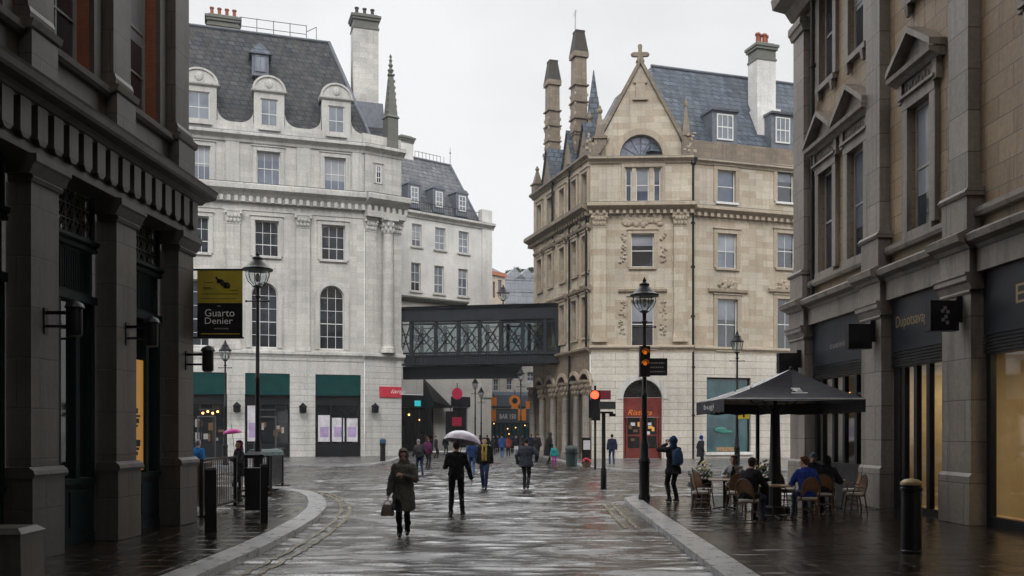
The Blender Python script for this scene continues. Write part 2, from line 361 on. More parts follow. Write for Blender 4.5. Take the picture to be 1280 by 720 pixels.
# ---------------------------------------------------------------- ground
def sheet(name, poly, z, mat, thick=0.0):
    mb = MB(); n = len(poly)
    if thick:
        mb.add([(x, y, z) for x, y in poly] + [(x, y, z-thick) for x, y in poly], [tuple(range(n))] + [(i, i+n, (i+1) % n+n, (i+1) % n) for i in range(n)])
    else: mb.add([(x, y, z) for x, y in poly], [tuple(range(n))])
    o = mb.build(name, mat); struct(o); return o
sheet('ground', [(-900, -300), (900, -300), (900, 1500), (-900, 1500)], ROAD-.06, m_pavef)
# the road: worn stone courses modelled with real unevenness; the hollows hold flat water
def road_h(x, y, fade=1.0):
    n = noise.noise
    big = .5*n(V3((x*.33, y*.22, 3))) + .25*n(V3((x*.9, y*.6, 9)))
    j = math.floor(y/.36); i = math.floor(x/.85+.5*(j % 2)); q = (i*7919+j*104729) % 1000/1000-.5; fy = y/.36-j-.5
    h = .028*n(V3((x*1.3, y*3.2, 0))) + .014*n(V3((x*3.0, y*7.5, 5))) + q*.03*fy - .004*abs(fy)**3*8
    return h*(1+max(0, min(.8, (y-20)*.06))) + .012*big
V3 = Vector
mb = MB(); nx, ny = 130, 1050; ys = [-14+22*k/40 for k in range(40)]+[8+42*(k/ny)+14*(k/ny)**2 for k in range(ny+1)]; WL = -.011
for y in ys:
    for i in range(nx+1):
        t = 2*i/nx-1; x = -.5+7.5*t if y < 26 else -.5+(7.5+min(6, (y-26)*.6))*t
        mb.v.append((x, y, ROAD+max(WL, road_h(x, y, 1.0))))
for j in range(len(ys)-1):
    for i in range(nx): a = j*(nx+1)+i; mb.f.append((a, a+1, a+nx+2, a+nx+1)); mb.mi.append(0)
struct(mb.build('road', m_road, smooth=True))
sheet('road', [(-90, -14), (90, -14), (90, 140), (-90, 140)], ROAD-.03, m_roadf)
def arcpts(cx, cy, r, a0, a1, n): return [(cx+r*cos(a0+(a1-a0)*i/n), cy+r*sin(a0+(a1-a0)*i/n)) for i in range(n+1)]
# kerb line of the near left pavement (road edge), seen at the photo's pixels
kl = [(-4.25, -14), (-4.22, 8), (-4.16, 12.3), (-4.12, 15.3), (-4.2, 18), (-4.36, 20.6), (-4.66, 23), (-5.05, 25), (-5.6, 27.2), (-6.4, 29.4), (-7.6, 31.2), (-9.4, 32.4), (-12, 33), (-46, 33)]
def offset(pts, d):
    out = []
    for i in range(len(pts)):
        a = Vector(pts[max(0, i-1)]); b = Vector(pts[min(len(pts)-1, i+1)]); t = (b-a).normalized(); n = Vector((-t.y, t.x))
        out.append(tuple(Vector(pts[i]) + n*d))
    return out
def strip(name, pa, pb, z, zl, mat, kind=True):   # solid band between two polylines
    mb = MB(); n = len(pa)
    for i in range(n-1):
        a, b, c, d = pa[i], pa[i+1], pb[i+1], pb[i]
        if name == 'yellow_line':
            K = 60
            for k in range(K):
                L = lambda p, q, t: (p[0]+(q[0]-p[0])*t, p[1]+(q[1]-p[1])*t)
                e = [L(a, b, k/K), L(a, b, (k+1)/K), L(d, c, (k+1)/K), L(d, c, k/K)]; mb.quad(*[(p[0], p[1], ROAD+max(WL, road_h(*p))+.012) for p in e])
            continue
        mb.quad((*a, z), (*b, z), (*c, z), (*d, z))
        if zl is not None:
            mb.quad((*a, zl), (*b, zl), (*b, z), (*a, z)); mb.quad((*c, zl), (*d, zl), (*d, z), (*c, z))
    o = mb.build(name, mat)
    if kind: struct(o)
    return o
kin = offset(kl, .46)
strip('kerb', kl, kin, .012, ROAD-.02, m_granite)
sheet('pavement', kin + [(-46, -14)], -.016, m_pave)
kr = [(2.76, -14), (2.78, 8), (2.80, 12.1), (2.9, 16), (3.0, 20), (3.1, 24), (3.22, 26.4), (3.6, 27.3), (4.3, 27.7), (8, 28.0), (46, 29.0)]
krin = offset(kr, -.46)
strip('kerb', kr, krin, .012, ROAD-.02, m_granite)
sheet('pavement', krin + [(46, -14)], -.016, m_pave)
# flagstones laid on the near pavements, each a little out of level
def slab_h(x, y):
    j = math.floor(y/.62); sx = x/.95+.5*(j % 2)+.23*noise.noise(V3((j*1.7, 0, 0))); i = math.floor(sx); fx, fy = sx-i-.5, y/.62-j-.5
    q1 = ((i*7919+j*104729) % 997)/997-.5; q2 = ((i*15485863+j*32452843) % 991)/991-.5
    e = max(abs(fx)*.95-.435, abs(fy)*.62-.272, 0)
    return q1*.034*fy+q2*.022*fx+.006*noise.noise(V3((x*1.2, y*2.4, 4)))+.0022*noise.noise(V3((x*5, y*9, 8)))+.005*noise.noise(V3((x*.4, y*.4, 2)))-e*.30
def xat(pts, y):
    for (a, b), (c, d) in zip(pts, pts[1:]):
        if b <= y <= d: return a+(c-a)*(y-b)/(d-b)
    return pts[-1][0]
for pts, far_x, y1 in ((kin, -8.2, 29.0), (krin, 9.9, 27.2)):
    mb = MB(); rows = [9+(y1-9)*k/640 for k in range(641)]; nx = 110
    for y in rows:
        x0 = xat(pts, y)
        for i in range(nx+1): x = x0+(far_x-x0)*i/nx; mb.v.append((x, y, slab_h(x, y)*min(1, i/2)))
    for j in range(640):
        for i in range(nx): a = j*(nx+1)+i; mb.f.append((a, a+1, a+nx+2, a+nx+1)); mb.mi.append(0)
    struct(mb.build('pavement', m_pave, smooth=True))
# far pavements: in front of the cream building and round the sandstone corner
kb = [(-46, 49), (-14, 52), (-9.6, 53), (-8.2, 55), (-7.9, 60), (-8.6, 75), (-9.4, 100)]
strip('kerb', kb, offset(kb, .4), .012, ROAD-.02, m_granite)
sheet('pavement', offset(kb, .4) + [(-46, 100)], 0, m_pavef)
kd = [(1.6, 100), (1.9, 78), (3.0, 62), (4.2, 50), (5.4, 46.5), (7.5, 45.4), (14, 45.4), (46, 47)]
kd2 = offset(kd, .4)
strip('kerb', kd, kd2, .012, ROAD-.02, m_granite)
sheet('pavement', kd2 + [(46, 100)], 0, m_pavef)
# double yellow lines
for off in (-.34, -.56):
    a = offset(kl[1:-1], off); b = offset(kl[1:-1], off-.09); strip('yellow_line', a, b, ROAD+.004, None, m_yline)
for off in (.36, .6):
    a = offset([(3.0, 19.0), (3.06, 22), (3.14, 24.6), (3.2, 26.2)], off); b = offset([(3.0, 19.0), (3.06, 22), (3.14, 24.6), (3.2, 26.2)], off+.09); strip('yellow_line', a, b, ROAD+.004, None, m_yline)

# ---------------------------------------------------------------- building helpers
def wall(root, fr, u0, u1, z0, z1, ops, mat, y=0.0, rev=.25, name='wall'):
    mb = MB()
    us = sorted(set([u0, u1] + [v for o in ops for v in o[:2] if u0 < v < u1])); zs = sorted(set([z0, z1] + [v for o in ops for v in o[2:4] if z0 < v < z1]))
    for i in range(len(us)-1):
        for j in range(len(zs)-1):
            a, b, c, d = us[i], us[i+1], zs[j], zs[j+1]; um, zm = (a+b)/2, (c+d)/2
            if any(o[0] < um < o[1] and o[2] < zm < o[3] for o in ops): continue
            mb.quad((a, y, c), (b, y, c), (b, y, d), (a, y, d))
    for o in ops:
        a, b, c, d = o[:4]; Y = y+rev
        if len(o) > 4 and o[4]:
            r = (b-a)/2; zc = d-r; m = (a+b)/2; n = 16
            P = [(m-r*cos(pi*i/n), zc+r*sin(pi*i/n)) for i in range(n+1)]
            for i in range(n):
                (p, q), (s, t) = P[i], P[i+1]
                mb.quad((p, y, q), (s, y, t), (s, y, d), (p, y, d)); mb.quad((p, y, q), (p, Y, q), (s, Y, t), (s, y, t))
            d = zc
        else: mb.quad((a, y, d), (a, Y, d), (b, Y, d), (b, y, d))
        mb.quad((a, y, c), (a, Y, c), (a, Y, d), (a, y, d)); mb.quad((b, y, c), (b, y, d), (b, Y, d), (b, Y, c)); mb.quad((a, y, c), (b, y, c), (b, Y, c), (a, Y, c))
    return mb.build(name, mat, root, fr.M)
def arcring(mb, m, zc, r0, r1, y0, y1, n=14, a0=0, a1=pi):
    for i in range(n):
        t0, t1 = a0+(a1-a0)*i/n, a0+(a1-a0)*(i+1)/n
        mb.prism([(m-r0*cos(t0), zc+r0*sin(t0)), (m-r1*cos(t0), zc+r1*sin(t0)), (m-r1*cos(t1), zc+r1*sin(t1)), (m-r0*cos(t1), zc+r0*sin(t1))], y0, y1)
def window(root, fr, r, y=.18, nx=2, nz=2, fm=None, pm=None, arch=False, sill=None, sur=None, sw=.2, sp=.07, fw=.07, bar=.035, face=0.0, key=False, name='window', lab=None):
    u0, u1, z0, z1 = r; fm = fm or m_sash; pm = pm or m_pane; m = (u0+u1)/2; rad = (u1-u0)/2; zc = z1-rad if arch else z1
    f = MB(); f.box(u0, u0+fw, y, y+.07, z0, zc); f.box(u1-fw, u1, y, y+.07, z0, zc); f.box(u0+fw, u1-fw, y, y+.07, z0, z0+fw*1.3)
    if arch: arcring(f, m, zc, rad-fw, rad, y, y+.07, 14)
    else: f.box(u0+fw, u1-fw, y, y+.07, z1-fw, z1)
    for i in range(1, nx):
        u = u0+(u1-u0)*i/nx; zt = zc+sqrt(max(0, (rad-fw*.5)**2-(u-m)**2)) if arch else z1-fw
        f.box(u-bar/2, u+bar/2, y+.012, y+.06, z0+fw*1.3, zt)
    for j in range(1, nz):
        z = z0+(zc-z0)*j/nz if arch else z0+(z1-z0)*j/nz; th = bar*1.7 if j == nz//2 else bar
        f.box(u0+fw, u1-fw, y+.006, y+.065, z-th/2, z+th/2)
    if arch: f.box(u0+fw, u1-fw, y+.006, y+.065, zc-bar/2, zc+bar/2)
    w = f.build(name, fm, root, fr.M)
    if lab: w['label'] = lab
    MB().box(u0+.01, u1-.01, y+.035, y+.05, z0+.01, z1-.01).build('pane', pm, w, fr.M)
    wr_ = random.Random(int(u0*97+z0*31)); k_ = wr_.random()
    if k_ < .55 and not arch and z1-z0 > 1.2: MB().box(u0+fw, u1-fw, y+.028, y+.034, z1-(z1-z0)*(.25+.5*wr_.random()), z1-fw).build('blind', m_blind if k_ < .3 else m_panel, w, fr.M)
    if sill: MB().box(u0-.18, u1+.18, face-.16, y-.003, z0-.16, z0-.004).build('sill', sill, w, fr.M)
    if sur:
        s = MB(); yb = face-.002; yf = face-sp
        s.box(u0-sw, u0-.004, yf, yb, z0, zc); s.box(u1+.004, u1+sw, yf, yb, z0, zc)
        if arch:
            arcring(s, m, zc, rad+.004, rad+sw, yf, yb, 14); s.frus(m, face-sp-.03, z1-.02, z1+sw+.14, .13, .05, .18, .06)
        else:
            s.box(u0-sw, u1+sw, yf-.012, yb, z1+.004, z1+sw)
            s.box(u0-sw-.07, u1+sw+.07, yf-.09, yb, z1+sw+.004, z1+sw+.07)
        if key and not arch: s.frus(m, face-sp-.03, z1+.01, z1+sw+.12, .12, .07, .18, .09)
        s.build('surround', sur, w, fr.M)
    return w
def cornice(root, fr, u0, u1, z, h, out, mat, dent=None, name='cornice', y=0.0, top=None):
    mb = MB()
    mb.mould(u0, u1, [(-y, z), (-y+out*.25, z), (-y+out*.32, z+h*.28), (-y+out*.62, z+h*.5), (-y+out*.9, z+h*.62), (-y+out, z+h*.66), (-y+out, z+h*.92), (-y+out*.94, z+h), (-y, z+h*1.06)])
    if dent:
        pitch, w, dh = dent; n = int((u1-u0)/pitch)
        for i in range(n):
            a = u0+(i+.3)*(u1-u0)/n; mb.box(a, a+w, y-out*.6, y-.003-out*.1, z+h*.24-dh, z+h*.3)
    c = mb.build(name, mat, root, fr.M)
    if top: MB().mould(u0, u1, [(-y+.02, z+h*1.06+.004), (-y+out*.97, z+h+.004), (-y+out*.97, z+h+.03), (-y+.02, z+h*1.06+.06)]).build('moss_cover', top, c, fr.M)
    return c
# ---------------------------------------------------------------- dark stone and brick building, near left
kA = 70/1150; lA = sqrt(1+kA*kA)
def A_x(d): return -6.67+kA*(d-19.5)
frA = Fr(A_x(-16), -16, A_x(19.5), 19.5)
def ua(d): return (d+16)*lA
bA = thing('stone_building', 'dark sooty stone building with orange brick upper floor at the left edge of the street', 'building', frA.M)
UE = ua(19.5)
piers = [19.5-2.57*i for i in range(6)]
for i, d in enumerate(piers):
    a, b = ua(d)-.86, ua(d)
    mb = MB(); mb.box(a, b, 0, .45, 0, 1.22); mb.mould(a-.03, b+.03, [(-.4, 1.222), (.035, 1.222), (.05, 1.27), (.03, 1.33), (-.04, 1.38), (-.4, 1.38)])
    mb.box(a+.06, b-.06, .06, .45, 1.383, 5.60)
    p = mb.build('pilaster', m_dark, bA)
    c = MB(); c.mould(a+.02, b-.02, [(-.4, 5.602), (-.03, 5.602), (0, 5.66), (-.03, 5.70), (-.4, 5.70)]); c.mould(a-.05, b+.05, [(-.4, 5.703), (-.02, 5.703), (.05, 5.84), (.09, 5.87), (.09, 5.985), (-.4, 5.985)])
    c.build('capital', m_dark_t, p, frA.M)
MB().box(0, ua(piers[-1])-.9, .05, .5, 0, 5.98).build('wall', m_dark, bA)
# entablature: architrave, frieze with raised blocks, cornice
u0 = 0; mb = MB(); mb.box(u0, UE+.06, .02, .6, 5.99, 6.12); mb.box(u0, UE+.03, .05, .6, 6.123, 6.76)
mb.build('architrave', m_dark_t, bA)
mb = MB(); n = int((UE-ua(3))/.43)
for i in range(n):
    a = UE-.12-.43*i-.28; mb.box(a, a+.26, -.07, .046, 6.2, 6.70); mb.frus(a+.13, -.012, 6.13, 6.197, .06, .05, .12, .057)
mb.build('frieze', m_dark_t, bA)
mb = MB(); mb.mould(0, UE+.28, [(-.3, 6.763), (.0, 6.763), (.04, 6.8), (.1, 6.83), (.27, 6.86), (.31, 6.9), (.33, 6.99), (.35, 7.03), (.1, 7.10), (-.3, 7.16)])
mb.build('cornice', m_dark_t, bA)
# upper storeys: pedestal course, brick wall, pilasters, windows
cent = [ua(d)-.43-1.285 for d in piers[:5]]
ops = [(c-.62, c+.62, 8.05, 11.6) for c in cent]+[(c-.62, c+.62, q, q+3) for c in cent for q in (13.4, 18.4, 23.4)]
wall(bA, frA, 0, UE, 7.0, 32, ops, m_brick, .4, .3)  # storeys above the view are unseen, raised to shade the street
mb = MB(); mb.box(0, UE+.0, .28, .397, 7.05, 7.78); mb.mould(0, UE+.06, [(-.39, 7.783), (-.2, 7.783), (-.14, 7.83), (-.12, 7.92), (-.36, 8.0), (-.39, 8.0)]); mb.build('sill_course', m_dark_t, bA)
for d in piers:
    a, b = ua(d)-.78, ua(d)-.08
    if d == 19.5: b = UE+.02
    mb = MB(); mb.box(a, b, .06, .38, 7.06, 7.86); mb.mould(a-.05, b+.05, [(-.38, 7.863), (-.1, 7.863), (-.03, 7.9), (-.0, 8.0), (-.38, 8.05)])
    mb.mould(a+.02, b-.02, [(-.38, 8.053), (-.1, 8.053), (-.09, 8.13), (-.12, 8.22), (-.38, 8.22)]); mb.box(a+.07, b-.07, .16, .38, 8.223, 31.6)
    mb.build('pilaster', m_dark, bA, smooth=False)
for c in cent:
    for (z0, z1) in ((8.05, 11.6), (13.4, 16.4), (18.4, 21.4), (23.4, 26.4)):
        window(bA, frA, (c-.62, c+.62, z0, z1), y=.62, nx=2, nz=4, fm=m_sashd, pm=m_pane, sur=m_dark_t, sw=.24, sp=.09, face=.4)
MB().box(0, UE+.4, -.3, .39, 31.6, 32.3).build('cornice', m_dark_t, bA)
# end wall round the corner and the roof
x, y = frA.xy(UE); frA2 = Fr(*frA.xy(UE-.0, .45), *frA.xy(UE, 16))
mb = MB(); mb.box(UE-.02, UE-.01, .40, 16, 0, 32); mb.build('wall', m_dark, bA, frA.M)
MB().quad((0, .4, 32.3), (UE, .4, 32.3), (UE, 16, 34), (0, 16, 34)).build('roof', m_slate, bA)
MB().box(-14, 16, -26, -16.2, 0, 40).build('added_shade_block', m_dark, bA, Matrix.Identity(4))  # unseen block added across the street to keep the near facades in shade
# shopfront bays between the piers
for i in range(5):
    a, b = ua(piers[i+1]), ua(piers[i])-.86; y = .42
    mb = MB(); mb.box(a, b, y, y+.1, 0, .16); mb.box(a, b, y+.02, y+.12, .163, 1.02)
    mb.box(a+.14, (a+b)/2-.06, y-.004, y+.017, .30, .90); mb.box((a+b)/2+.06, b-.14, y-.004, y+.017, .30, .90)
    mb.box(a, b, y-.03, y+.1, 1.023, 1.11)
    for u in (a, b-.12, a+.52, b-.62): mb.box(u, u+.12, y, y+.11, 1.113, 4.1)
    mb.box(a, b, y-.05, y+.12, 4.103, 4.24); mb.box(a, b, y+.05, y+.12, 4.243, 5.0)
    mb.mould(a, b, [(-.5, 5.003), (-.38, 5.003), (-.36, 5.06), (-.40, 5.09), (-.33, 5.13), (-.33, 5.19), (-.5, 5.19)])
    for u in (a, b-.1): mb.box(u, u+.1, y, y+.1, 5.193, 5.98)
    sf = mb.build('shopfront', m_green, bA)
    MB().box(a+.10, a+.52, y+.02, y+.047, 4.3, 4.94).build('panel', m_green2, sf, frA.M)
    mb = MB()
    for k in range(14): mb.box(a+.6+k*.07, a+.625+k*.07, y+.03, y+.047, 4.3, 4.95)
    mb.build('grille', m_green, sf, frA.M)
    mb = MB(); w = (b-a-.2)/6
    for k in range(6):
        for r_ in range(3):
            ul = a+.1+k*w; zb = 5.2+r_*.25
            mb.tube((ul, y+.05, zb), (ul+w/2, y+.05, zb+.24), .013, .013, 5); mb.tube((ul+w/2, y+.05, zb+.24), (ul+w, y+.05, zb), .013, .013, 5); mb.tube((ul, y+.05, zb+.24), (ul+w/2, y+.05, zb), .011, .011, 5); mb.tube((ul+w/2, y+.05, zb), (ul+w, y+.05, zb+.24), .011, .011, 5)
        mb.tube((a+.1+k*w, y+.05, 5.2), (a+.1+k*w, y+.05, 5.96), .013, .013, 5)
    for r_ in range(4): mb.box(a+.1, b-.1, y+.035, y+.06, 5.2+r_*.25, 5.215+r_*.25)
    mb.build('lattice', m_lattice, sf, frA.M)
    MB().box(a+.1, b-.1, y+.09, y+.1, 1.115, 4.1).build('pane', m_paned, sf, frA.M)
    MB().box(a+.1, b-.1, y+.12, y+.13, 5.2, 5.97).build('pane', m_paned, sf, frA.M)
# amber poster standing in the last shop window
a = ua(piers[1]); pu0 = a+.66; pu1 = a+1.12
pst = MB().box(pu0, pu1, .475, .495, 1.16, 3.3).build('window_poster', m_poster, None, frA.M)
tag(pst, 'tall amber lit poster with dark vertical lettering in the left shopfront window', 'poster')
mb = MB(); rr = random.Random(4)
for k, (z0, z1) in enumerate(((1.45, 1.52), (1.55, 1.60), (1.62, 1.75), (2.0, 2.04), (2.07, 2.16), (2.19, 2.23), (2.26, 2.36))):
    mb.box(pu0+.12, pu0+.20+.05*(k % 3), .470, .4745, z0, z1)
mb.build('lettering', m_black, pst, frA.M)
# bracket lanterns on the piers
def wall_lantern(u, z, lab, s=1.0):
    M = frA.M @ TM(u, .06, z)
    t = thing('wall_lantern', lab, 'lantern', M, 'black bracket lanterns on the dark stone piers')
    mb = MB(); mb.box(-.05, .05, -.02, 0, -.2, .2); mb.box(-.025, .025, -.42, -.02, .10, .15); mb.box(-.02, .02, -.36, -.02, -.10, -.06); mb.build('bracket', m_iron, t)
    mb = MB(); mb.lathe([(.10, -.22), (.115, -.2), (.115, .18), (.15, .2), (.12, .26), (.03, .31)], (0, -.46, 0), 12); mb.build('lamp_housing', m_iron, t, smooth=True)
    MB().lathe([(.085, -.235), (.085, -.222)], (0, -.46, 0), 12).build('lens', m_letterd, t)
    return t
wall_lantern(ua(piers[2])-.43, 3.58, 'black bracket lantern on the near dark pier beside the wide green shopfront')
wall_lantern(ua(piers[1])-.43, 3.66, 'black bracket lantern on the middle pier, left of the amber poster')
wall_lantern(ua(piers[0])-.43, 3.38, 'black bracket lantern under the yellow and black hanging banner')
wall_lantern(ua(piers[3])-.0, 3.9, 'black bracket lantern in deep shade at the left picture edge')
# ---------------------------------------------------------------- dark stone building, near right
kE = -50/1150; lE = sqrt(1+kE*kE)
def E_x(d): return 9.24+kE*(d-18.8)
frE = Fr(E_x(29.3), 29.3, E_x(-16), -16)
def ue(d): return (29.3-d)*lE
bE = thing('stone_building', 'grey stone building with pedimented windows and dark shopfronts at the right edge of the street', 'building', frE.M)
EL = ue(-16)
pE = [(29.25, 28.0), (23.9, 22.75), (19.8, 18.66), (14.2, 13.05), (9.6, 8.4)]
for d1, d0 in pE:
    a, b = ue(d1), ue(d0)
    mb = MB(); mb.box(a-.05, b+.05, 0, .4, 0, .95); mb.mould(a-.05, b+.05, [(-.4, .952), (.0, .952), (-.0, .99), (-.06, 1.06), (-.4, 1.06)]); mb.box(a, b, .06, .4, 1.063, 4.72)
    p = mb.build('pilaster', m_grey, bE)
    c = MB(); c.mould(a-.02, b+.02, [(-.4, 4.723), (-.03, 4.723), (-.01, 4.76), (-.03, 4.8), (-.4, 4.8)]); c.mould(a-.08, b+.08, [(-.4, 4.803), (-.04, 4.803), (.02, 4.93), (.08, 4.97), (.08, 5.06), (.11, 5.09), (.11, 5.14), (-.4, 5.14)])
    c.build('capital', m_grey_t, p, frE.M)
    # block of the entablature that breaks forward over the pier
    e = MB(); e.box(a-.02, b+.02, .02, .4, 5.143, 5.62); e.mould(a-.1, b+.1, [(-.4, 5.623), (.02, 5.623), (.08, 5.7), (.24, 5.76), (.28, 5.9), (.1, 5.99), (-.4, 6.02)])
    e.build('entablature_block', m_grey_t, bE)
    q = MB(); q.box(a+.08, b-.08, .02, .36, 6.03, 6.72); q.mould(a+.02, b-.02, [(-.36, 6.723), (.02, 6.723), (.06, 6.78), (.0, 6.86), (-.36, 6.9)]); q.box(a+.14, b-.14, .08, .36, 6.903, 7.02); q.box(a+.18, b-.18, .1, .36, 7.023, 14.2)
    q.mould(a+.1, b-.1, [(-.36, 14.203), (-.05, 14.203), (0, 14.35), (.05, 14.4), (.05, 14.6), (-.36, 14.6)])
    q.build('upper_pilaster', m_grey, bE)
mb = MB(); mb.box(0, EL, .16, .5, 5.145, 5.6); mb.mould(0, EL, [(-.5, 5.603), (-.14, 5.603), (-.08, 5.68), (.1, 5.74), (.14, 5.86), (.0, 5.95), (-.5, 5.98)]); mb.build('cornice', m_grey_t, bE)
wc = [(26.85, 0), (24.75, 0), (21.25, 0), (16.4, 0), (11.2, 0)]
ops = []
for d, _ in wc:
    c = ue(d); ops += [(c-.52, c+.52, 6.62, 9.55), (c-.5, c+.5, 12.15, 15.0), (c-.5, c+.5, 17.2, 20), (c-.5, c+.5, 22.2, 25)]
wall(bE, frE, 0, EL, 5.99, 30, ops, m_tan, .36, .16)  # extra height out of view, added to narrow the sky and shade the street
MB().mould(0, EL, [(-.35, 6.28), (-.2, 6.28), (-.16, 6.36), (-.16, 6.46), (-.35, 6.5)]).build('sill_course', m_grey_t, bE)
for d, _ in wc:
    c = ue(d)
    w = window(bE, frE, (c-.52, c+.52, 6.62, 9.55), y=.44, nx=1, nz=2, fm=m_sashd, pm=m_pane, sill=m_grey_t, sur=m_grey_t, sw=.26, sp=.12, face=.36, fw=.08)
    mb = MB(); mb.box(c-.7, c+.7, .27, .357, 9.9, 10.2)
    for k in range(9): mb.ball((c-.6+.15*k, .27, 10.05+.03*(-1)**k), .07, .04, .09, 6, 4)
    mb.build('frieze', m_grey_t, w, frE.M)
    for s in (-1, 1): MB().box(c+s*.82-.1, c+s*.82+.1, .2, .357, 9.75, 10.2).build('console', m_grey_t, w, frE.M); MB().box(c+s*.5-.08, c+s*.5+.08, .2, .357, 6.3, 6.45).build('sill_bracket', m_grey_t, w, frE.M)
    mb = MB(); mb.mould(c-1.05, c+1.05, [(-.355, 10.203), (-.2, 10.203), (-.1, 10.27), (.02, 10.3), (.04, 10.4), (-.355, 10.42)])
    mb.prism([(c-.95, 10.423), (c+.95, 10.423), (c, 11.05)], .22, .35)
    for s in (-1, 1):
        mb.add([(c+s*1.08, y, 10.42+z) for y in (-.04, .355) for z in (0, .15)] + [(c, y, 11.12+z) for y in (-.04, .355) for z in (0, .15)], [(0,1,5,4),(2,6,7,3),(0,4,6,2),(1,3,7,5),(0,2,3,1),(4,5,7,6)])
    mb.build('pediment', m_grey_t, w, frE.M)
    w = window(bE, frE, (c-.5, c+.5, 12.15, 15.0), y=.44, nx=1, nz=2, fm=m_sashd, pm=m_pane, sill=m_grey_t, sur=m_grey_t, sw=.24, sp=.1, face=.36, fw=.08)
    for q in (17.2, 22.2): window(bE, frE, (c-.5, c+.5, q, q+2.8), y=.44, nx=1, nz=2, fm=m_sashd, pm=m_pane, sill=m_grey_t, sur=m_grey_t, sw=.24, sp=.1, face=.36, fw=.08)
    for s in (-1, 1): MB().frus(c+s*.5, .27, 11.72, 11.985, .05, .04, .09, .085).build('sill_bracket', m_grey_t, w, frE.M)
MB().mould(0, EL, [(-.355, 14.9), (-.1, 14.9), (.1, 15.2), (.5, 15.3), (.55, 15.6), (.2, 15.75), (-.355, 15.8)]).build('cornice', m_grey_t, bE)
MB().box(0, EL, .4, 10, 30, 30.5).build('roof', m_slate, bE)
MB().box(-.01, 0, .5, 14, 0, 30).build('wall', m_tan, bE, frE.M)
mb = MB(); u = ue(27.75); mb.tube((u, .22, 5.98), (u, .22, 19), .07); [mb.tube((u, .22, z), (u, .22, z+.1), .1) for z in (7, 10.4, 12.9)]
mb.build('drainpipe', m_iron, bE)
# shopfront bays
bays = [(28.0, 23.9), (22.75, 19.8), (18.66, 14.2), (13.05, 9.6)]
for i, (d1, d0) in enumerate(bays):
    a, b = ue(d1)+.05, ue(d0)-.05; y = .36
    mb = MB(); mb.box(a, b, y-.06, y+.2, 3.86, 5.14); fas = mb.build('fascia', m_navy, bE)
    mb = MB(); mb.box(a, b, y-.02, y+.2, 3.46, 3.857)
    for k in range(5): mb.box(a, b, y-.07, y-.023, 3.50+k*.07, 3.53+k*.07)
    mb.build('shutter_box', m_sashb, fas, frE.M)
    mb = MB()
    if i == 0:
        zs = .98; mb.box(a, b, y, y+.2, 0, .95); mb.box(a, b, y-.06, y+.15, .953, 1.03); us = [a, a+.5, a+1.35, a+2.1, a+2.9, b-.14]
    elif i == 1: zs = .14; mb.box(a, b, y, y+.15, 0, .14); us = [a, a+.42, a+1.02, a+1.62, b-.32]
    else: zs = .20; mb.box(a, b, y, y+.15, 0, .2); us = [a, b-.2]
    for u in us: mb.box(u, u+(.32 if i == 1 and u == us[0] else .15), y, y+.12, zs+.003 if i else 1.033, 3.457)
    mb.box(a+.16, b-.16, y+.02, y+.1, 2.9, 2.98) if i == 0 else None
    sf = mb.build('shopfront', m_sashb, bE)
    MB().box(a+.02, b-.02, y+.06, y+.07, zs+.05, 3.456).build('pane', m_clear, sf, frE.M)
# shop interior behind the glass
a0, b0 = ue(28)+.1, ue(9.6)
room = MB(); yb = 3.4
room.box(a0, b0, yb, yb+.1, 0, 3.7); room.box(a0, b0, .6, yb, 3.6, 3.7); room.box(a0, b0, .6, yb, -.02, .02)
for d in (28.0, 23.3, 19.3, 9.6): room.box(ue(d)-.05, ue(d)+.05, .62, yb, .02, 3.6)
room.build('interior', m_beige, bE)
for d, e in ((16.4, 95), (11.5, 40)):
    ld = bpy.data.lights.new('shop_light', 'AREA'); ld.energy = e; ld.color = (1, .72, .42); ld.size = 1.6
    lo = bpy.data.objects.new('shop_light', ld); put(lo, None, frE.M @ TM(ue(d), 2.0, 3.55))
ld = bpy.data.lights.new('shop_light', 'AREA'); ld.energy = 60; ld.color = (1, .72, .42); ld.size = .8
put(bpy.data.objects.new('shop_light', ld), None, frE.M @ TM(ue(21.9), 2.0, 3.55))
ld = bpy.data.lights.new('shop_light', 'AREA'); ld.energy = 4; ld.color = (1, .7, .4); ld.size = .5
put(bpy.data.objects.new('shop_light', ld), None, frE.M @ TM(ue(26), 2.0, 3.55))
# dark display units inside the cafe bay
mb = MB()
for d in (27.2, 26.3, 25.2, 24.4): mb.box(ue(d)-.3, ue(d)+.3, 1.4, 1.8, .02, 1.9+.3*(d % 1))
mb.build('shelf_unit', m_sashb, bE)
MB().box(ue(17.6), ue(14.6), .9, .95, 2.95, 3.05).build('display_rail', m_sashb, bE)
for d, h_ in ((16.9, 1.1), (15.9, 1.5), (14.9, .9)): MB().lathe([(.22, .02), (.22, .06), (.03, .1), (.03, h_-.1), (.16, h_)], (ue(d), 1.6, 0), 12).build('display_stand', m_cane, bE)
rr = random.Random(8)
for k in range(7): d = 27.6-3.3*k/6; MB().ball((ue(d), 1.1+.8*rr.random(), 2.55+.5*rr.random()), .07).build('pendant_lamp', m_warmlamp, bE)
for d, w_ in ((21.6, .5), (20.6, .35)): MB().box(ue(d)-w_, ue(d)+w_, 1.6, 1.75, .02, 2.9).build('partition', m_sashb, bE)
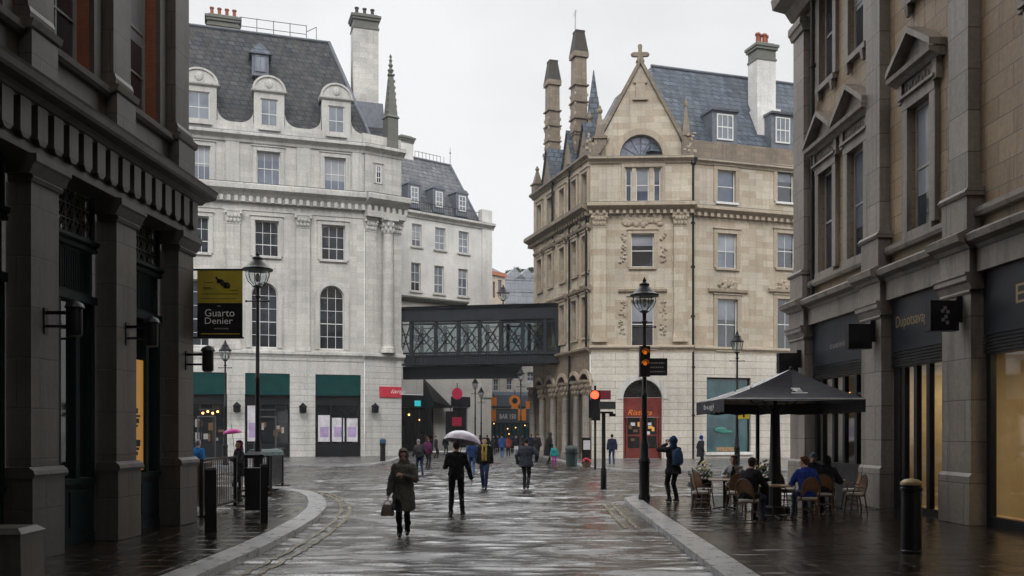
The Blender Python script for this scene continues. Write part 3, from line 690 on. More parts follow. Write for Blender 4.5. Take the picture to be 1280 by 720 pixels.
# projecting square signs
def blade(u, z, lab, face_mark):
    t = thing('projecting_sign', lab, 'sign', frE.M @ TM(u, .06, z), 'black square signs projecting from the grey stone piers')
    MB().box(-.03, .03, -.12, 0, -.12, .42).build('bracket', m_iron, t)
    MB().box(-.12, .12, -.72, -.122, -.30, .32).build('panel', m_black, t)
    if face_mark:
        mb = MB()
        for k, (x, z_) in enumerate(((.0, .16), (.06, .08), (-.05, .1), (.02, -.02), (-.04, -.08), (.05, -.14))): mb.box(.121, .124, -.42+x-.03, -.42+x+.035, z_-.03, z_+.04)
        mb.build('emblem', m_letterd, t)
        mb = MB()
        for k, (x, z_) in enumerate(((.0, .16), (.07, .06), (-.06, .08), (.02, -.02), (-.05, -.1), (.05, -.16))): mb.box(-.42+x-.03, -.42+x+.03, -.122, -.1205, z_-.03, z_+.04)
    return t
blade(ue(19.0), 4.28, 'black square sign with pale emblem projecting from the nearest grey pier', True)
blade(ue(23.1), 4.28, 'plain black square sign on the pier between the cafe and the doorway', False)
blade(ue(28.3), 4.0, 'small black square sign on the far corner pier above the parasol', False)
# ---------------------------------------------------------------- cream stone corner building
def dB(px): return 68*309/(309-18*(px-252)/230)
def ptB(px): d = dB(px); return (xa(px, d), d)
frB = Fr(*ptB(190), *ptB(455))
frB2 = Fr(*ptB(455), *(xa(501, dB(501)+.9), dB(501)+.9))      # the corner bay with columns
bB = thing('corner_building', 'cream stone corner building with arched windows, teal shop awnings and a dark slate mansard roof', 'building', frB.M)
LB = frB.L; LB2 = frB2.L
zsc0, zsc1, zfa = 7.35, 8.05, 6.35
zc0, zc1 = 19.5, 20.5          # main cornice
za0, za1 = 23.6, 24.25         # attic cornice
w3 = [frB.rect(240, 181, 263, 224), frB.rect(321, 189, 350, 231), frB.rect(405.5, 198.5, 432, 239.5)]
w2 = [frB.rect(233, 270, 261, 314), frB.rect(318.5, 275, 348.5, 321), frB.rect(402, 282.5, 431, 326)]
w1 = [frB.rect(230, 349, 262, 432), frB.rect(314, 353, 347, 435), frB.rect(399.5, 357.5, 430, 437)]
def level(rs):
    z0 = sum(r[2] for r in rs)/len(rs); z1 = sum(r[3] for r in rs)/len(rs); return [(r[0], r[1], z0, z1) for r in rs]
w3, w2, w1 = level(w3), level(w2), level(w1)
wall(bB, frB, 0, LB, zsc1, za0, w3+w2+[(*r, True) for r in w1], m_cream, 0, .3)
for i, r in enumerate(w3): window(bB, frB, r, y=.2, nx=3, nz=2, pm=m_paneb, sur=m_cream_t, sw=.32, sp=.09, sill=m_cream_t)
for i, r in enumerate(w2): window(bB, frB, r, y=.2, nx=3, nz=3, pm=m_pane, sur=m_cream_t, sw=.3, sp=.1, sill=m_cream_t)
for i, r in enumerate(w1): window(bB, frB, r, y=.2, nx=3, nz=4, arch=True, pm=m_pane, sur=m_cream_t, sw=.36, sp=.1)
def pilaster(root, fr, u0, u1, z0, z1, mat, matt, sp=.22, caph=1.1):
    mb = MB(); mb.box(u0-.1, u1+.1, -sp-.08, -.002, z0, z0+.35); mb.box(u0-.05, u1+.05, -sp-.04, -.002, z0+.353, z0+.55); mb.box(u0, u1, -sp, -.002, z0+.553, z1-caph)
    p = mb.build('pilaster', mat, root, fr.M); c = MB(); m = (u0+u1)/2; w = (u1-u0)/2
    c.box(u0-.03, u1+.03, -sp-.03, -.002, z1-caph+.003, z1-caph+.07); c.frus(m, -sp/2-.01, z1-caph+.073, z1-.16, w, sp/2+.0, w+.12, sp/2+.1)
    for k in range(4):
        for j in range(2): c.ball((u0+(k+.5)*(u1-u0)/4+(.06 if j else 0), -sp-.04-.05*j, z1-caph+.27+.33*j), .12, .09, .17, 7, 5)
    for s in (-1, 1): c.ball((m+s*(w+.05), -sp-.12, z1-.3), .13, .12, .13, 8, 6)
    c.box(u0-.14, u1+.14, -sp-.14, -.002, z1-.157, z1)
    c.build('capital', matt, p, fr.M); return p
zpt = frB.z(378, 268)
for x0, x1 in ((282.5, 300), (370, 387)): pilaster(bB, frB, frB.u(x0), frB.u(x1), zsc1+.02, zpt, m_cream, m_cream_t)
MB().box(0, LB, -.06, -.002, zpt+.0, zpt+.3).build('string_course', m_cream_t, bB)
for x in (270, 300, 370, 387, 448): pass
# attic storey strips
for x0, x1 in ((282, 299), (371, 388), (440, 452)): MB().box(frB.u(x0), frB.u(x1), -.1, -.002, zc1+.12, za0-.02).build('attic_strip', m_cream_t, bB)
cornice(bB, frB, -.2, LB+.1, zc0-.4, 1.3, .85, m_cream_t, (.52, .26, .32), top=m_moss)
cornice(bB, frB, -.2, LB+.1, za0, .68, .5, m_cream_t, None, top=m_lead)
cornice(bB, frB, 0, LB+.05, zsc0, .7, .28, m_cream_t, None, 'string_course')
wall(bB, frB, 0, LB, zfa, zsc0, [], m_cream_t, -.02, name='fascia')
# ground floor: rusticated piers between shopfronts
so = [(frB.u(232), frB.u(284)), (frB.u(306), frB.u(362.5)), (frB.u(394), frB.u(455)-.25)]
wall(bB, frB, 0, LB, 0, zfa, [(a, b, 0, zfa-.02) for a, b in so], m_cream_r, -.05, .55)
for i, (a, b) in enumerate(so):
    y = .3; zt = zfa-.03
    mb = MB(); mb.box(a, b, y, y+.1, 0, 1.0); mb.box(a, b, y-.03, y+.1, 3.95, 4.72)
    us = [a, a+(b-a)*.33, a+(b-a)*.66, b-.13]
    for u in us: mb.box(u, u+.13, y, y+.1, 1.003, 3.947)
    sf = mb.build('shopfront', m_sashb, bB)
    q = MB(); dm = a+(b-a)*(.5 if i < 2 else .78)
    for s in (-1, 1): q.box(dm+s*.62-.05, dm+s*.62+.05, y-.02, y-.003, .02, 3.1)
    q.box(dm-.57, dm+.57, y-.02, y-.003, 3.0, 3.1); q.box(dm-.57, dm+.57, y-.02, y-.003, 3.55, 3.61); q.build('door_frame', m_lattice if i != 2 else m_sashb, sf, frB.M)
    g_ = random.Random(i+5)
    for k in range(10): u = a+.2+(b-a-.7)*g_.random(); z = 1.05+1.3*g_.random(); MB().box(u, u+.15+.3*g_.random(), y+.038+.0012*k, y+.049, z, z+.15+.45*g_.random()).build('window_display', m_sashd if (i+k) % 2 else m_cane, sf, frB.M)
    MB().box(a+.01, b-.01, y+.05, y+.06, .99, 3.96).build('pane', m_paned, sf, frB.M)
    mb = MB(); mb.prism([(a+.02, 4.76), (b-.02, 4.76), (b-.02, zt), (a+.02, zt)], y-.28, y-.2); mb.box(a+.02, b-.02, y-.3, y-.18, 4.70, 4.757)
    mb.build('awning', m_teal, sf, frB.M)
    mb = MB()
    if i == 2:
        for k in range(3): u = a+.25+k*(b-a-.3)/3; mb = MB(); mb.box(u, u+.95, y+.03, y+.045, 1.15, 3.0+.2*(k == 0)); mb.m = 1; mb.box(u+.15, u+.8, y+.024, y+.029, 1.5, 2.3); mb.build('window_poster', [m_white_p, m_lilac], sf, frB.M)
    elif i == 1:
        mb.box(a+.2, a+1.1, y+.03, y+.045, 1.2, 3.9); mb.m = 1; mb.box(a+.3, a+.9, y+.024, y+.029, 1.5, 2.6); mb.build('window_poster', [m_white_p, m_lilac], sf, frB.M)
    else:
        for k in range(4): mb.ball((a+1.2+.35*k, y+.03, 3.3+.12*(k % 2)), .09)
        mb.build('hanging_bulb', m_warmlamp, sf, frB.M)
        mb = MB(); mb.box(a+1.9, a+2.05, y+.028, y+.045, 1.0, 3.9); mb.build('door_post', m_cane, sf, frB.M)
# corner bay: rounded pilaster corner, columns, rusticated base
wall(bB, frB2, 0, LB2, zsc1, za0, [], m_cream, -.1); wall(bB, frB2, 0, LB2, 0, zsc0, [], m_cream_r, -.12)
pilaster(bB, frB2, .05, .95, zsc1+.02, zpt+.1, m_cream, m_cream_t, .25)
def column(root, fr, u, y, z0, z1, r, mat, matt):
    c = MB().lathe([(r*1.35, z0), (r*1.35, z0+.25), (r*1.2, z0+.28), (r*1.25, z0+.4), (r, z0+.5), (r*1.02, (z0+z1)*.45), (r*.86, z1-1.15)], (u, y, 0), 20).build('column', mat, root, fr.M, smooth=True)
    k = MB(); k.lathe([(r*.95, z1-1.14), (r*1.0, z1-1.05), (r*.95, z1-.9), (r*1.35, z1-.2)], (u, y, 0), 14)
    for a in range(8):
        for j in range(2): k.ball((u+cos(a*pi/4+.4*j)*r*(1.05+.15*j), y+sin(a*pi/4+.4*j)*r*(1.05+.15*j), z1-.85+.35*j), .12, .12, .19, 6, 5)
    k.box(u-r*1.45, u+r*1.45, y-r*1.45, y+r*1.45, z1-.197, z1); k.build('capital', matt, c, fr.M)
column(bB, frB2, LB2*.58, -.42, zsc1+.05, zpt+.1, .44, m_cream, m_cream_t)
pilaster(bB, frB2, LB2-.75, LB2-.05, zsc1+.02, zpt+.1, m_cream, m_cream_t, .2)
cornice(bB, frB2, -.1, LB2+.35, zc0-.4, 1.3, 1.15, m_cream_t, (.52, .26, .32), top=m_moss)
cornice(bB, frB2, -.1, LB2+.2, za0, .68, .6, m_cream_t, None, top=m_moss)
cornice(bB, frB2, -.1, LB2+.2, zsc0, .7, .45, m_cream_t, None, 'string_course')
MB().box(-.05, LB2+.1, -.75, .1, zpt+.11, zc0-.41).build('entablature', m_cream, bB, frB2.M)
r = (LB2*.30, LB2*.44, zc1+.9, zc1+2.3); window(bB, frB2, r, y=-.16, nx=2, nz=3, pm=m_paned, sur=m_cream_t, sw=.15, sp=.06, face=-.1)
# flank walls so that the block is solid from the side
cx, cy = frB2.xy(LB2); ex, ey = cx*1.34-.6, cy*1.34
frB3 = Fr(cx, cy, ex, ey); wall(bB, frB3, 0, frB3.L, 0, za1, [], m_cream, 0)
# parapet with scooped tops, dormers
zp = za1+.85
mb = MB(); mb.box(0, LB+.05, .08, .4, za1+.05, zp)
def scoop(u, s):        # quarter-curve ramp up to a dormer cheek
    P = [(u, zp)]; n = 8
    for i in range(n+1):
        t = i/n*pi/2; P.append((u+s*sin(t), zp+.9*(1-cos(t))))
    P.append((u+s*1.0, zp)); mb.prism(P[1:], .085, .395)
dorm = [frB.rect(235, 113, 262, 150), frB.rect(326, 123.5, 347, 161.5), frB.rect(410.5, 133.5, 430.5, 171)]
dorm = level(dorm)
for r in dorm: scoop(r[0]-1.55, 1); scoop(r[1]+1.55, -1)
mb.build('parapet', m_cream, bB)
for r in dorm:
    a, b = r[0]-.5, r[1]+.5; m = (a+b)/2; zt = r[3]+.42
    d = MB(); d.box(a, b, .02, .5, za1+.06, r[2]-.02); d.box(a, r[0]-.004, .02, .5, r[2]-.017, zt); d.box(r[1]+.004, b, .02, .5, r[2]-.017, zt); d.box(r[0]-.003, r[1]+.003, .02, .5, r[3]+.003, zt)
    d.mould(a-.2, b+.2, [(-.5, zt+.003), (.03, zt+.003), (.16, zt+.1), (.18, zt+.2), (-.5, zt+.22)])
    n = 14; w = (b-a)/2+.12; hgt = 1.12
    d.prism([(m-w*cos(pi*i/n), zt+.223+hgt*sin(pi*i/n)) for i in range(n+1)], .0, .5)
    for i in range(n):
        t0, t1 = pi*i/n, pi*(i+1)/n
        d.prism([(m-(w-.16)*cos(t0), zt+.223+(hgt-.14)*sin(t0)), (m-w*cos(t0), zt+.223+hgt*sin(t0)), (m-w*cos(t1), zt+.223+hgt*sin(t1)), (m-(w-.16)*cos(t1), zt+.223+(hgt-.14)*sin(t1))], -.1, -.003)
    d.ball((m, -.02, zt+.7), .3, .1, .34, 8, 6)
    dd = d.build('dormer', m_cream_t, bB)
    c = MB(); c.box(a+.05, a+.15, .503, 3.2, za1+.5, zt); c.box(b-.15, b-.05, .503, 3.2, za1+.5, zt)
    for i in range(n):
        t0, t1 = pi*i/n, pi*(i+1)/n; c.quad(*[(m-w*.95*cos(t), y, zt+.2+hgt*.9*sin(t)) for t, y in ((t0, .503), (t1, .503), (t1, 3.6), (t0, 3.6))])
    c.build('dormer_cheek', m_lead, dd, frB.M)
    window(dd, frB, r, y=.12, nx=2, nz=2, pm=m_panel, sill=m_cream_t)
# mansard roof
e0 = .45; zr0 = za1+.4
uh, zh = frB.p(456, 166, e0); ur, zr = frB.p(407, 54, 4.6); ul, zl = frB.p(240, 30, 4.6)
zrr = (zr+zl)/2
rf = MB(); rf.quad((-6, e0, zr0), (uh+.6, e0, zr0), (ur+.25, 4.6, zrr), (-6, 4.6, zrr)); rf.quad((uh+.6, e0, zr0), (uh+2.2, 5.5, zr0), (ur+1.5, 11, zrr), (ur+.25, 4.6, zrr)); rf.quad((-6, 4.6, zrr), (ur+.25, 4.6, zrr), (ur+1.5, 12, zrr), (-6, 12, zrr))
roof = rf.build('roof', m_slate, bB)
mb = MB(); mb.tube((uh+.62, e0-.02, zr0), (ur+.27, 4.58, zrr+.03), .14); mb.tube((-6, 4.58, zrr), (ur+.3, 4.58, zrr), .12); mb.build('ridge_flashing', m_lead, roof, frB.M)
# roof light dormer
u, z = frB.p(325, 95, 2.6); mb = MB(); mb.box(u-.62, u+.62, 2.0, 4.4, z-.2, z+1.45); d2 = mb.build('roof_dormer', m_lead, bB)
MB().add([(u-.85, 1.8, z+1.453), (u+.85, 1.8, z+1.453), (u+.85, 4.6, z+1.453), (u-.85, 4.6, z+1.453), (u-.1, 2.9, z+2.7), (u+.1, 2.9, z+2.7), (u+.1, 4.6, z+2.7), (u-.1, 4.6, z+2.7)], [(0,1,5,4),(1,2,6,5),(3,0,4,7),(4,5,6,7),(2,3,7,6),(3,2,1,0)]).build('dormer_roof', m_slate_b, d2, frB.M)
window(d2, frB, (u-.42, u+.42, z+.1, z+1.35), y=1.92, nx=2, nz=1, fm=m_lead, pm=m_panel)
# chimneys
def chimney(root, M, cx, cy, z0, z1, w, dpt, mat, matt, pots, pm, cap=1.2):
    mb = MB(); mb.box(cx-w/2, cx+w/2, cy-dpt/2, cy+dpt/2, z0, z1-cap)
    c = mb.build('chimney', mat, root, M); k = MB()
    k.box(cx-w/2-.06, cx+w/2+.06, cy-dpt/2-.06, cy+dpt/2+.06, z1-cap+.003, z1-cap+.15); k.box(cx-w/2, cx+w/2, cy-dpt/2, cy+dpt/2, z1-cap+.153, z1-.5)
    k.box(cx-w/2-.12, cx+w/2+.12, cy-dpt/2-.12, cy+dpt/2+.12, z1-.497, z1-.3); k.box(cx-w/2-.2, cx+w/2+.2, cy-dpt/2-.2, cy+dpt/2+.2, z1-.297, z1-.1); k.frus(cx, cy, z1-.097, z1+.08, w/2+.05, dpt/2+.05, w/2-.1, dpt/2-.1)
    k.build('chimney_cap', matt, c, M)
    for i in range(pots):
        u = cx-w/2+(i+.6)*w/(pots+.2)
        MB().lathe([(.16, z1+.08), (.14, z1+.2), (.13, z1+.62), (.18, z1+.66), (.18, z1+.75), (.12, z1+.76)], (u, cy, 0), 12).build('chimney_pot', pm, c, M, smooth=True)
    return c
u, z = frB.p(452, 17, 3.2); ub, zb = frB.p(452, 122, 3.2)
chimney(bB, frB.M, u+.35, 3.9, zr0-1, z, 2.05, 1.5, m_cream, m_moss, 3, m_potd)
MB().frus(u+.35, 3.9, zr0-.6, zb-.4, 1.7, 1.5, 1.35, .95).build('chimney_flashing', m_lead, bB)
u, z = frB.p(279, 20, 5.2); chimney(bB, frB.M, u, 5.4, zrr-1, z-.1, 2.4, 1.2, m_sand_d, m_moss, 4, m_pot, .9)
# roof railing
mb = MB(); y = 5.0; a, zA = frB.p(300, 30, y); b, zB = frB.p(383, 42, y); c, zC = frB.p(405, 52, y)
for k in range(5):
    u = a+(b-a)*k/4; mb.tube((u, y, zrr-.1), (u, y, zrr+1.35), .035, .035, 5)
for h in (.6, 1.3): mb.tube((a, y, zrr+h), (b, y, zrr+h), .03, .03, 5)
mb.path([(b, y, zrr+.8), (b+.8, y, zrr+1.3), (b+.8, y, zrr+.2), (c, y, zrr+.2)], .03); mb.build('roof_railing', m_lead, roof, frB.M)
# right hand lower roof and corner pinnacle
rr_ = MB(); rr_.quad((uh+.9, .9, zr0+.1), (frB.u(489, 1.5), 1.6, zr0+.1), (frB.u(487, 3.6), 3.8, zr0+3.1), (uh+.2, 3.8, zr0+3.1)); rr_.build('roof', m_slate, bB)
MB().box(-.1, LB2, -.0, .4, za1+.05, zp+.1).build('parapet', m_cream, bB, frB2.M)
u, z = frB2.p(494, 70, .3)
u = LB2-.75
pn = MB(); pn.box(u-.45, u+.45, -.15, .75, za1+.06, za1+2.6); pn.frus(u, .3, za1+2.603, za1+2.85, .55, .55, .4, .4); pn.frus(u, .3, za1+2.853, z-1.8, .40, .40, .17, .17)
pn.lathe([(.17, 0), (.3, .15), (.12, .3), (.26, .55), (.1, .75), (.2, .95), (.08, 1.15), (.14, 1.35), (.06, 1.5), (.12, 1.65), (.02, 1.85)], (u, .3, z-1.8), 8)
for k in range(7):
    for s in (-1, 1): zz = za1+3.1+k*.5; wdt = .40-.03*k; pn.ball((u+s*wdt, .3-wdt*.6, zz), .09, .09, .13, 5, 4)
pn.build('pinnacle', m_moss, bB, frB2.M)
# things on the facade
def flank_lantern(px, py, lab, fr=frB, y=-.055):
    u, z = fr.p(px, py, y); t = thing('wall_lantern', lab, 'lantern', fr.M @ TM(u, y, z), 'black lanterns on the cream piers')
    mb = MB(); mb.box(-.09, .09, -.05, 0, -.3, .3); mb.box(-.03, .03, -.55, -.05, .2, .26); mb.build('bracket', m_iron, t)
    MB().lathe([(.1, -.36), (.26, -.3), (.28, .1), (.34, .14), (.12, .36), (.03, .45)], (0, -.45, 0), 10).build('lamp_housing', m_iron, t)
    return t
flank_lantern(296, 510, 'black lantern on the narrow cream pier behind the small street lamp')
flank_lantern(378, 511, 'black lantern on the cream pier between the two teal awnings')
t = flank_lantern(466, 511, 'black lantern on the cream corner pier below the red sign', frB2, -.125)
u, z = frB2.p(489, 490, -.3)
t = thing('wall_sign', 'small red banner sign with white scribble on the cream corner', 'sign', frB2.M @ TM(u, -.14, z))
MB().box(-.95, .95, -.09, 0, -.42, .42).build('panel', m_redsign, t)
text_q.append(('iang', 'script', t, frB2.M @ TM(u, -.235, z-.2), 1.3, .42, m_letter, 0))
# ---------------------------------------------------------------- white building behind the bridge
frC = Fr(xa(492, 89.3), 89.3, xa(614, 96.5), 96.5)
bC = thing('terrace_building', 'white stuccoed building with grey slate mansard behind the footbridge', 'building', frC.M); LC = frC.L
ztop = frC.z(505, 263)-.1
cr1 = level([frC.rect(515, 278.5, 527, 307), frC.rect(544, 285, 557, 312.5), frC.rect(573.5, 290.6, 586, 318)])
cr2 = level([frC.rect(514, 328, 526, 363), frC.rect(543, 332, 555, 367), frC.rect(573, 337, 585, 371.5)])
zl = min(r[2] for r in cr2)-.9
cr3 = [(r[0], r[1], r[2]-5.1, r[3]-5.3) for r in cr2]
so_ = [(.6, frC.u(543), 0, 5.6), (frC.u(566), frC.u(585), 0.3, 4.4)]
wall(bC, frC, 0, LC, 0, ztop, cr1+cr2+cr3+so_, m_white, 0, .3)
for r in cr1+cr2+cr3: window(bC, frC, r, y=.2, nx=2, nz=3, pm=m_panel if r[0] > cr1[0][1] else m_pane, sill=m_cream_t, fw=.09, bar=.05)
cornice(bC, frC, -.1, LC+.25, ztop-.45, .6, .5, m_cream_t, None, top=m_lead)
cornice(bC, frC, 0, LC*.72, zl-.2, .5, .7, m_moss, None, 'balcony_ledge')
MB().box(frC.u(602), LC+.02, -.14, -.003, 5.5, ztop-.46).build('pilaster', m_white, bC)
MB().box(frC.u(602), LC+.05, -.1, .6, ztop+.25, ztop+1.6).build('parapet', m_white, bC)
cx, cy = frC.xy(LC); frC2 = Fr(cx, cy, cx*1.3-.8, cy*1.3); wall(bC, frC2, 0, frC2.L, 0, ztop, [], m_white)
mb = MB(); uR, zR = frC.p(564, 207, 4.0); uh_ = frC.u(600, .6)
zR = (zR+frC.z(503, 192, 4.0))/2
mb.quad((-4, .5, ztop+.15), (uh_, .5, ztop+.15), (uR, 4.2, zR), (-4, 4.2, zR)); mb.quad((uh_, .5, ztop+.15), (uh_+2, 9, ztop+.15), (uR+1, 9, zR), (uR, 4.2, zR)); rfC = mb.build('roof', m_slate_g, bC)
mb = MB(); mb.tube((uh_, .48, ztop+.17), (uR, 4.18, zR), .12); mb.tube((-4, 4.18, zR), (uR, 4.18, zR), .12); mb.build('ridge_flashing', m_lead, rfC, frC.M)
for r in level([frC.rect(513.5, 232, 523, 254, .6), frC.rect(544.5, 239, 553.5, 258, .6), frC.rect(573.5, 247, 582.5, 265, .6)]):
    d = MB(); d.box(r[0]-.3, r[1]+.3, .66, 3.2, r[2]-.5, r[3]+.25); d.prism([(r[0]-.4, r[3]+.253), (r[1]+.4, r[3]+.253), (r[1]+.1, r[3]+.6), ((r[0]+r[1])/2, r[3]+.7), (r[0]-.1, r[3]+.6)], .6, 3.2); d = d.build('dormer', m_lead, bC); window(d, frC, r, y=.58, nx=2, nz=3, pm=m_panel, fw=.1, bar=.05)
mb = MB()
for k in range(46): u = .2+k*(LC*.85)/46; mb.tube((u, -.2, ztop+.2), (u, -.2, ztop+1.15), .02, .02, 4)
for h in (.3, 1.15): mb.tube((.2, -.2, ztop+h), (LC*.86, -.2, ztop+h), .03, .03, 4)
mb.build('balcony_railing', m_iron2, bC)
chimney(bC, frC.M, frC.u(511, 4)-.2, 4.6, zR-.5, frC.z(511, 173, 4.6), 1.5, 1.2, m_white, m_moss, 0, m_pot, .7)
mb = MB()
for k in range(9): u = frC.u(520, 4)+k*.45; mb.tube((u, 4.2, zR), (u, 4.2, zR+.75), .025, .025, 4)
mb.tube((frC.u(520, 4), 4.2, zR+.7), (frC.u(552, 4), 4.2, zR+.7), .025, .025, 4); u = uR; mb.tube((u, 4.2, zR), (u, 4.2, zR+1.9), .03, .02, 5); mb.ball((u, 4.2, zR+1.3), .09); mb.build('roof_railing', m_iron, rfC, frC.M)
# its ground floor: dark shopfront with a sloping black awning, signs
a, b = so_[0][:2]
mb = MB(); mb.box(a, b, .2, .3, 0, .7); mb.box(a, b, -.12, .3, 4.3, 5.55)
for k in range(6): u = a+(b-a-.12)*k/5; mb.box(u, u+.12, .18, .3, .703, 4.297)
sf = mb.build('shopfront', m_sashb, bC); MB().box(a, b, .24, .25, .7, 4.3).build('pane', m_paned, sf, frC.M)
mb = MB(); mb.ball((a+1.2, .1, 3.6), .1); mb.ball((a+2.4, .1, 3.1), .07); mb.build('hanging_bulb', m_warmlamp, sf, frC.M)
MB().box(a+1.7, a+2.4, -.16, -.123, 4.45, 5.0).build('sign', plain('teal lit sign', (.02, .4, .42), .4, emit=(.05, .7, .75), estr=.5), sf, frC.M)
ua_, ub_ = frC.u(529), frC.u(553)
MB().add([(ua_, 0, 7.3), (ub_, 0, 4.6), (ua_, 0, 4.4), (ua_, -1.9, 4.9), (ub_, -1.9, 4.3), (ua_, -1.9, 4.2)], [(0,1,4,3),(3,4,5),(0,3,5,2),(2,5,4,1),(0,2,1)]).build('awning', m_iron, bC)
u0_, u1_ = so_[1][:2]; MB().box(u0_, u1_, .25, .3, .3, 4.4).build('shopfront', m_paned, bC); MB().box(u0_-.25, u1_+.2, -.12, -.004, 4.5, 5.5).build('fascia', m_navy, bC)
def disc(n=20): return [(cos(2*pi*i/n), sin(2*pi*i/n)) for i in range(n)]
def far_sign(px, py, d, w, h, mat, lab, kind='round', name='hanging_sign'):
    t = thing(name, lab, 'sign', TM(xa(px, d), d, za(py, d)), None)
    if kind == 'round': MB().prism([(x*w/2, z*h/2) for x, z in disc()], -.08, .08).build('panel', mat, t)
    elif kind == 'ring': mb = MB(); arcring(mb, 0, 0, w*.28, w*.5, -.08, .08, 18, 0, 2*pi); mb.box(-w*.3, w*.3, -.05, .05, -h*.62, -h*.42); mb.build('ring', mat, t); MB().prism([(x*w*.2, z*w*.26) for x, z in disc(8)], -.05, .05).build('emblem', m_black, t)
    else: MB().box(-w/2, w/2, -.1, .1, -h/2, h/2).build('panel', mat, t)
    mb = MB(); mb.box(-.04, .04, -.04, .04, h*.5+.01, h*.5+.45); mb.build('hanger', m_iron, t); return t
far_sign(571.5, 492, 88.5, 1.0, 1.15, m_pink, 'crimson round hanging sign under the footbridge')
far_sign(571, 527, 88, .9, .85, m_pink, 'small crimson square sign below the round crimson one', 'box')
far_sign(563, 531, 88.4, .9, 2.6, m_black, 'tall black board left of the small crimson sign', 'box')
# ---------------------------------------------------------------- far buildings closing the street
frG = Fr(xa(606, 107), 107, xa(700, 110), 110)
bG = thing('pub_building', 'pale stone building with dark blue pub front and white lettering far under the bridge', 'building', frG.M); LG = frG.L
gw = [frG.rect(617, 473, 624, 489), frG.rect(633, 473, 641, 488), frG.rect(659, 465, 668, 477)]
wall(bG, frG, 0, LG, 4.6, 10.2, gw, m_cream, 0, .3); wall(bG, frG, 0, LG, 0, 4.6, [], m_black, .05)
for r in gw: window(bG, frG, r, y=.2, nx=2, nz=2, pm=m_paneb, fw=.1)
MB().box(0, LG, -.15, .04, 3.0, 4.5).build('fascia', plain('slate blue fascia', (.05, .065, .085), .5), bG)
MB().mould(0, LG, [(0, 4.7), (.3, 4.9), (.3, 6.2), (0, 6.6)]).build('awning', plain('grey blue awning', (.10, .13, .17), .5), bG)
text_q.append(('BAR 150', 'plain', bG, frG.M @ TM(frG.u(624), -.16, 3.45), 2.0, .55, m_letter, 0))
mb = MB(); rr = random.Random(3)
for k in range(16): u = .8+LG*.9*k/16; mb.box(u, u+.28, .0, .045, .8, 2.8)
mb.build('shopfront', m_panet, bG); mb = MB()
for k in range(12): mb.ball((1+rr.random()*LG*.8, -.05, 1.2+rr.random()*2.0), .07)
mb.build('hanging_bulb', m_warmlamp, bG)
far_sign(616.5, 502, 104, .75, 1.0, m_orange, 'orange square sign with dark figure, upper left of the orange cluster', 'box')
far_sign(617, 519, 103.5, .5, 1.3, m_orange, 'narrow orange sign below the upper left orange square', 'box')
far_sign(643.5, 501, 103, 1.25, 1.4, m_orange, 'orange ring shaped sign with dark centre', 'ring')
far_sign(661, 506, 104, .7, .85, m_orange, 'small orange sign at the right of the orange cluster', 'box')
far_sign(652.5, 518.5, 102, .9, 1.25, m_orange, 'orange square hanging sign below the ring sign', 'box')
frO = Fr(xa(606, 118), 118, xa(631, 121), 121)
bO = thing('house', 'cream house with orange brick eaves rising just behind the white building', 'house', frO.M)
zo = frO.z(622, 345)
ow = [frO.rect(616, 352, 619, 372), frO.rect(622.5, 350, 627, 370)]
wall(bO, frO, 0, frO.L, 0, zo, ow, plain('cream stucco', (.50, .41, .32), .7), 0, .25)
for r in ow: window(bO, frO, r, y=.15, nx=1, nz=2, pm=m_paneb, fm=m_red)
MB().box(-.1, frO.L+.1, -.25, .4, zo+.003, zo+.5).build('eaves', plain('orange eaves', (.42, .16, .09), .7), bO)
MB().quad((-.1, -.1, zo+.51), (frO.L*.85, -.1, zo+.51), (frO.L*.6, 3, zo+2.2), (-.1, 3, zo+2.2)).build('roof', m_slate_g, bO)
MB().box(.8, 2.0, 1.5, 2.6, zo+.8, zo+3.2).build('chimney', m_cream, bO)
cx, cy = frO.xy(frO.L); frO2 = Fr(cx, cy, cx*1.2, cy*1.2); wall(bO, frO2, 0, frO2.L, 0, zo, [], m_white)
frH = Fr(xa(628, 165), 165, xa(705, 168), 168)
bH = thing('office_building', 'long grey stone building far down the street with faint rows of ledges', 'building', frH.M)
zh_ = frH.z(650, 349); m_far = stone('grey far stone', (.30, .32, .35), (.25, .27, .30), 1.5, 1.1, .06, (.18, .19, .21))
wall(bH, frH, 0, frH.L, 0, zh_, [], m_far); mb = MB()
for k in range(9): mb.box(0, frH.L, -.12, -.004, zh_-.2-k*2.1, zh_-k*2.1)
for k in range(4): u = frH.L*(.2+.2*k); mb.prism([(u-2.2, zh_+.003), (u+2.2, zh_+.003), (u, zh_+2.0)], .0, 6)
mb.build('ledge', m_far, bH)
def far_tree(px, py, d, h, w, lab):
    x, z = xa(px, d), za(py, d); t = thing('tree', lab, 'tree', TM(x, d, 0), 'trees beyond the far grey building')
    MB().tube((0, 0, 0), (0, 0, z-h*.3), .35, .12).build('trunk', m_cane, t)
    rr = random.Random(int(px)); mb = MB()
    for k in range(900):
        a = rr.random()*2*pi; q = rr.random()**.5; zz = rr.random(); r = w*.5*q*(1-abs(zz-.4)*1.1)*(.75+.35*sin(3*a))
        c = Vector((r*cos(a), r*sin(a), z-h+h*zz)); s = .22+.25*rr.random(); n = Vector((rr.gauss(0, 1), rr.gauss(0, 1), rr.gauss(0, 1))).normalized(); e = n.orthogonal().normalized(); f = n.cross(e)
        mb.quad(c-e*s, c-f*s*.6, c+e*s, c+f*s*.6)
    mb.build('crown', m_leaf, t)
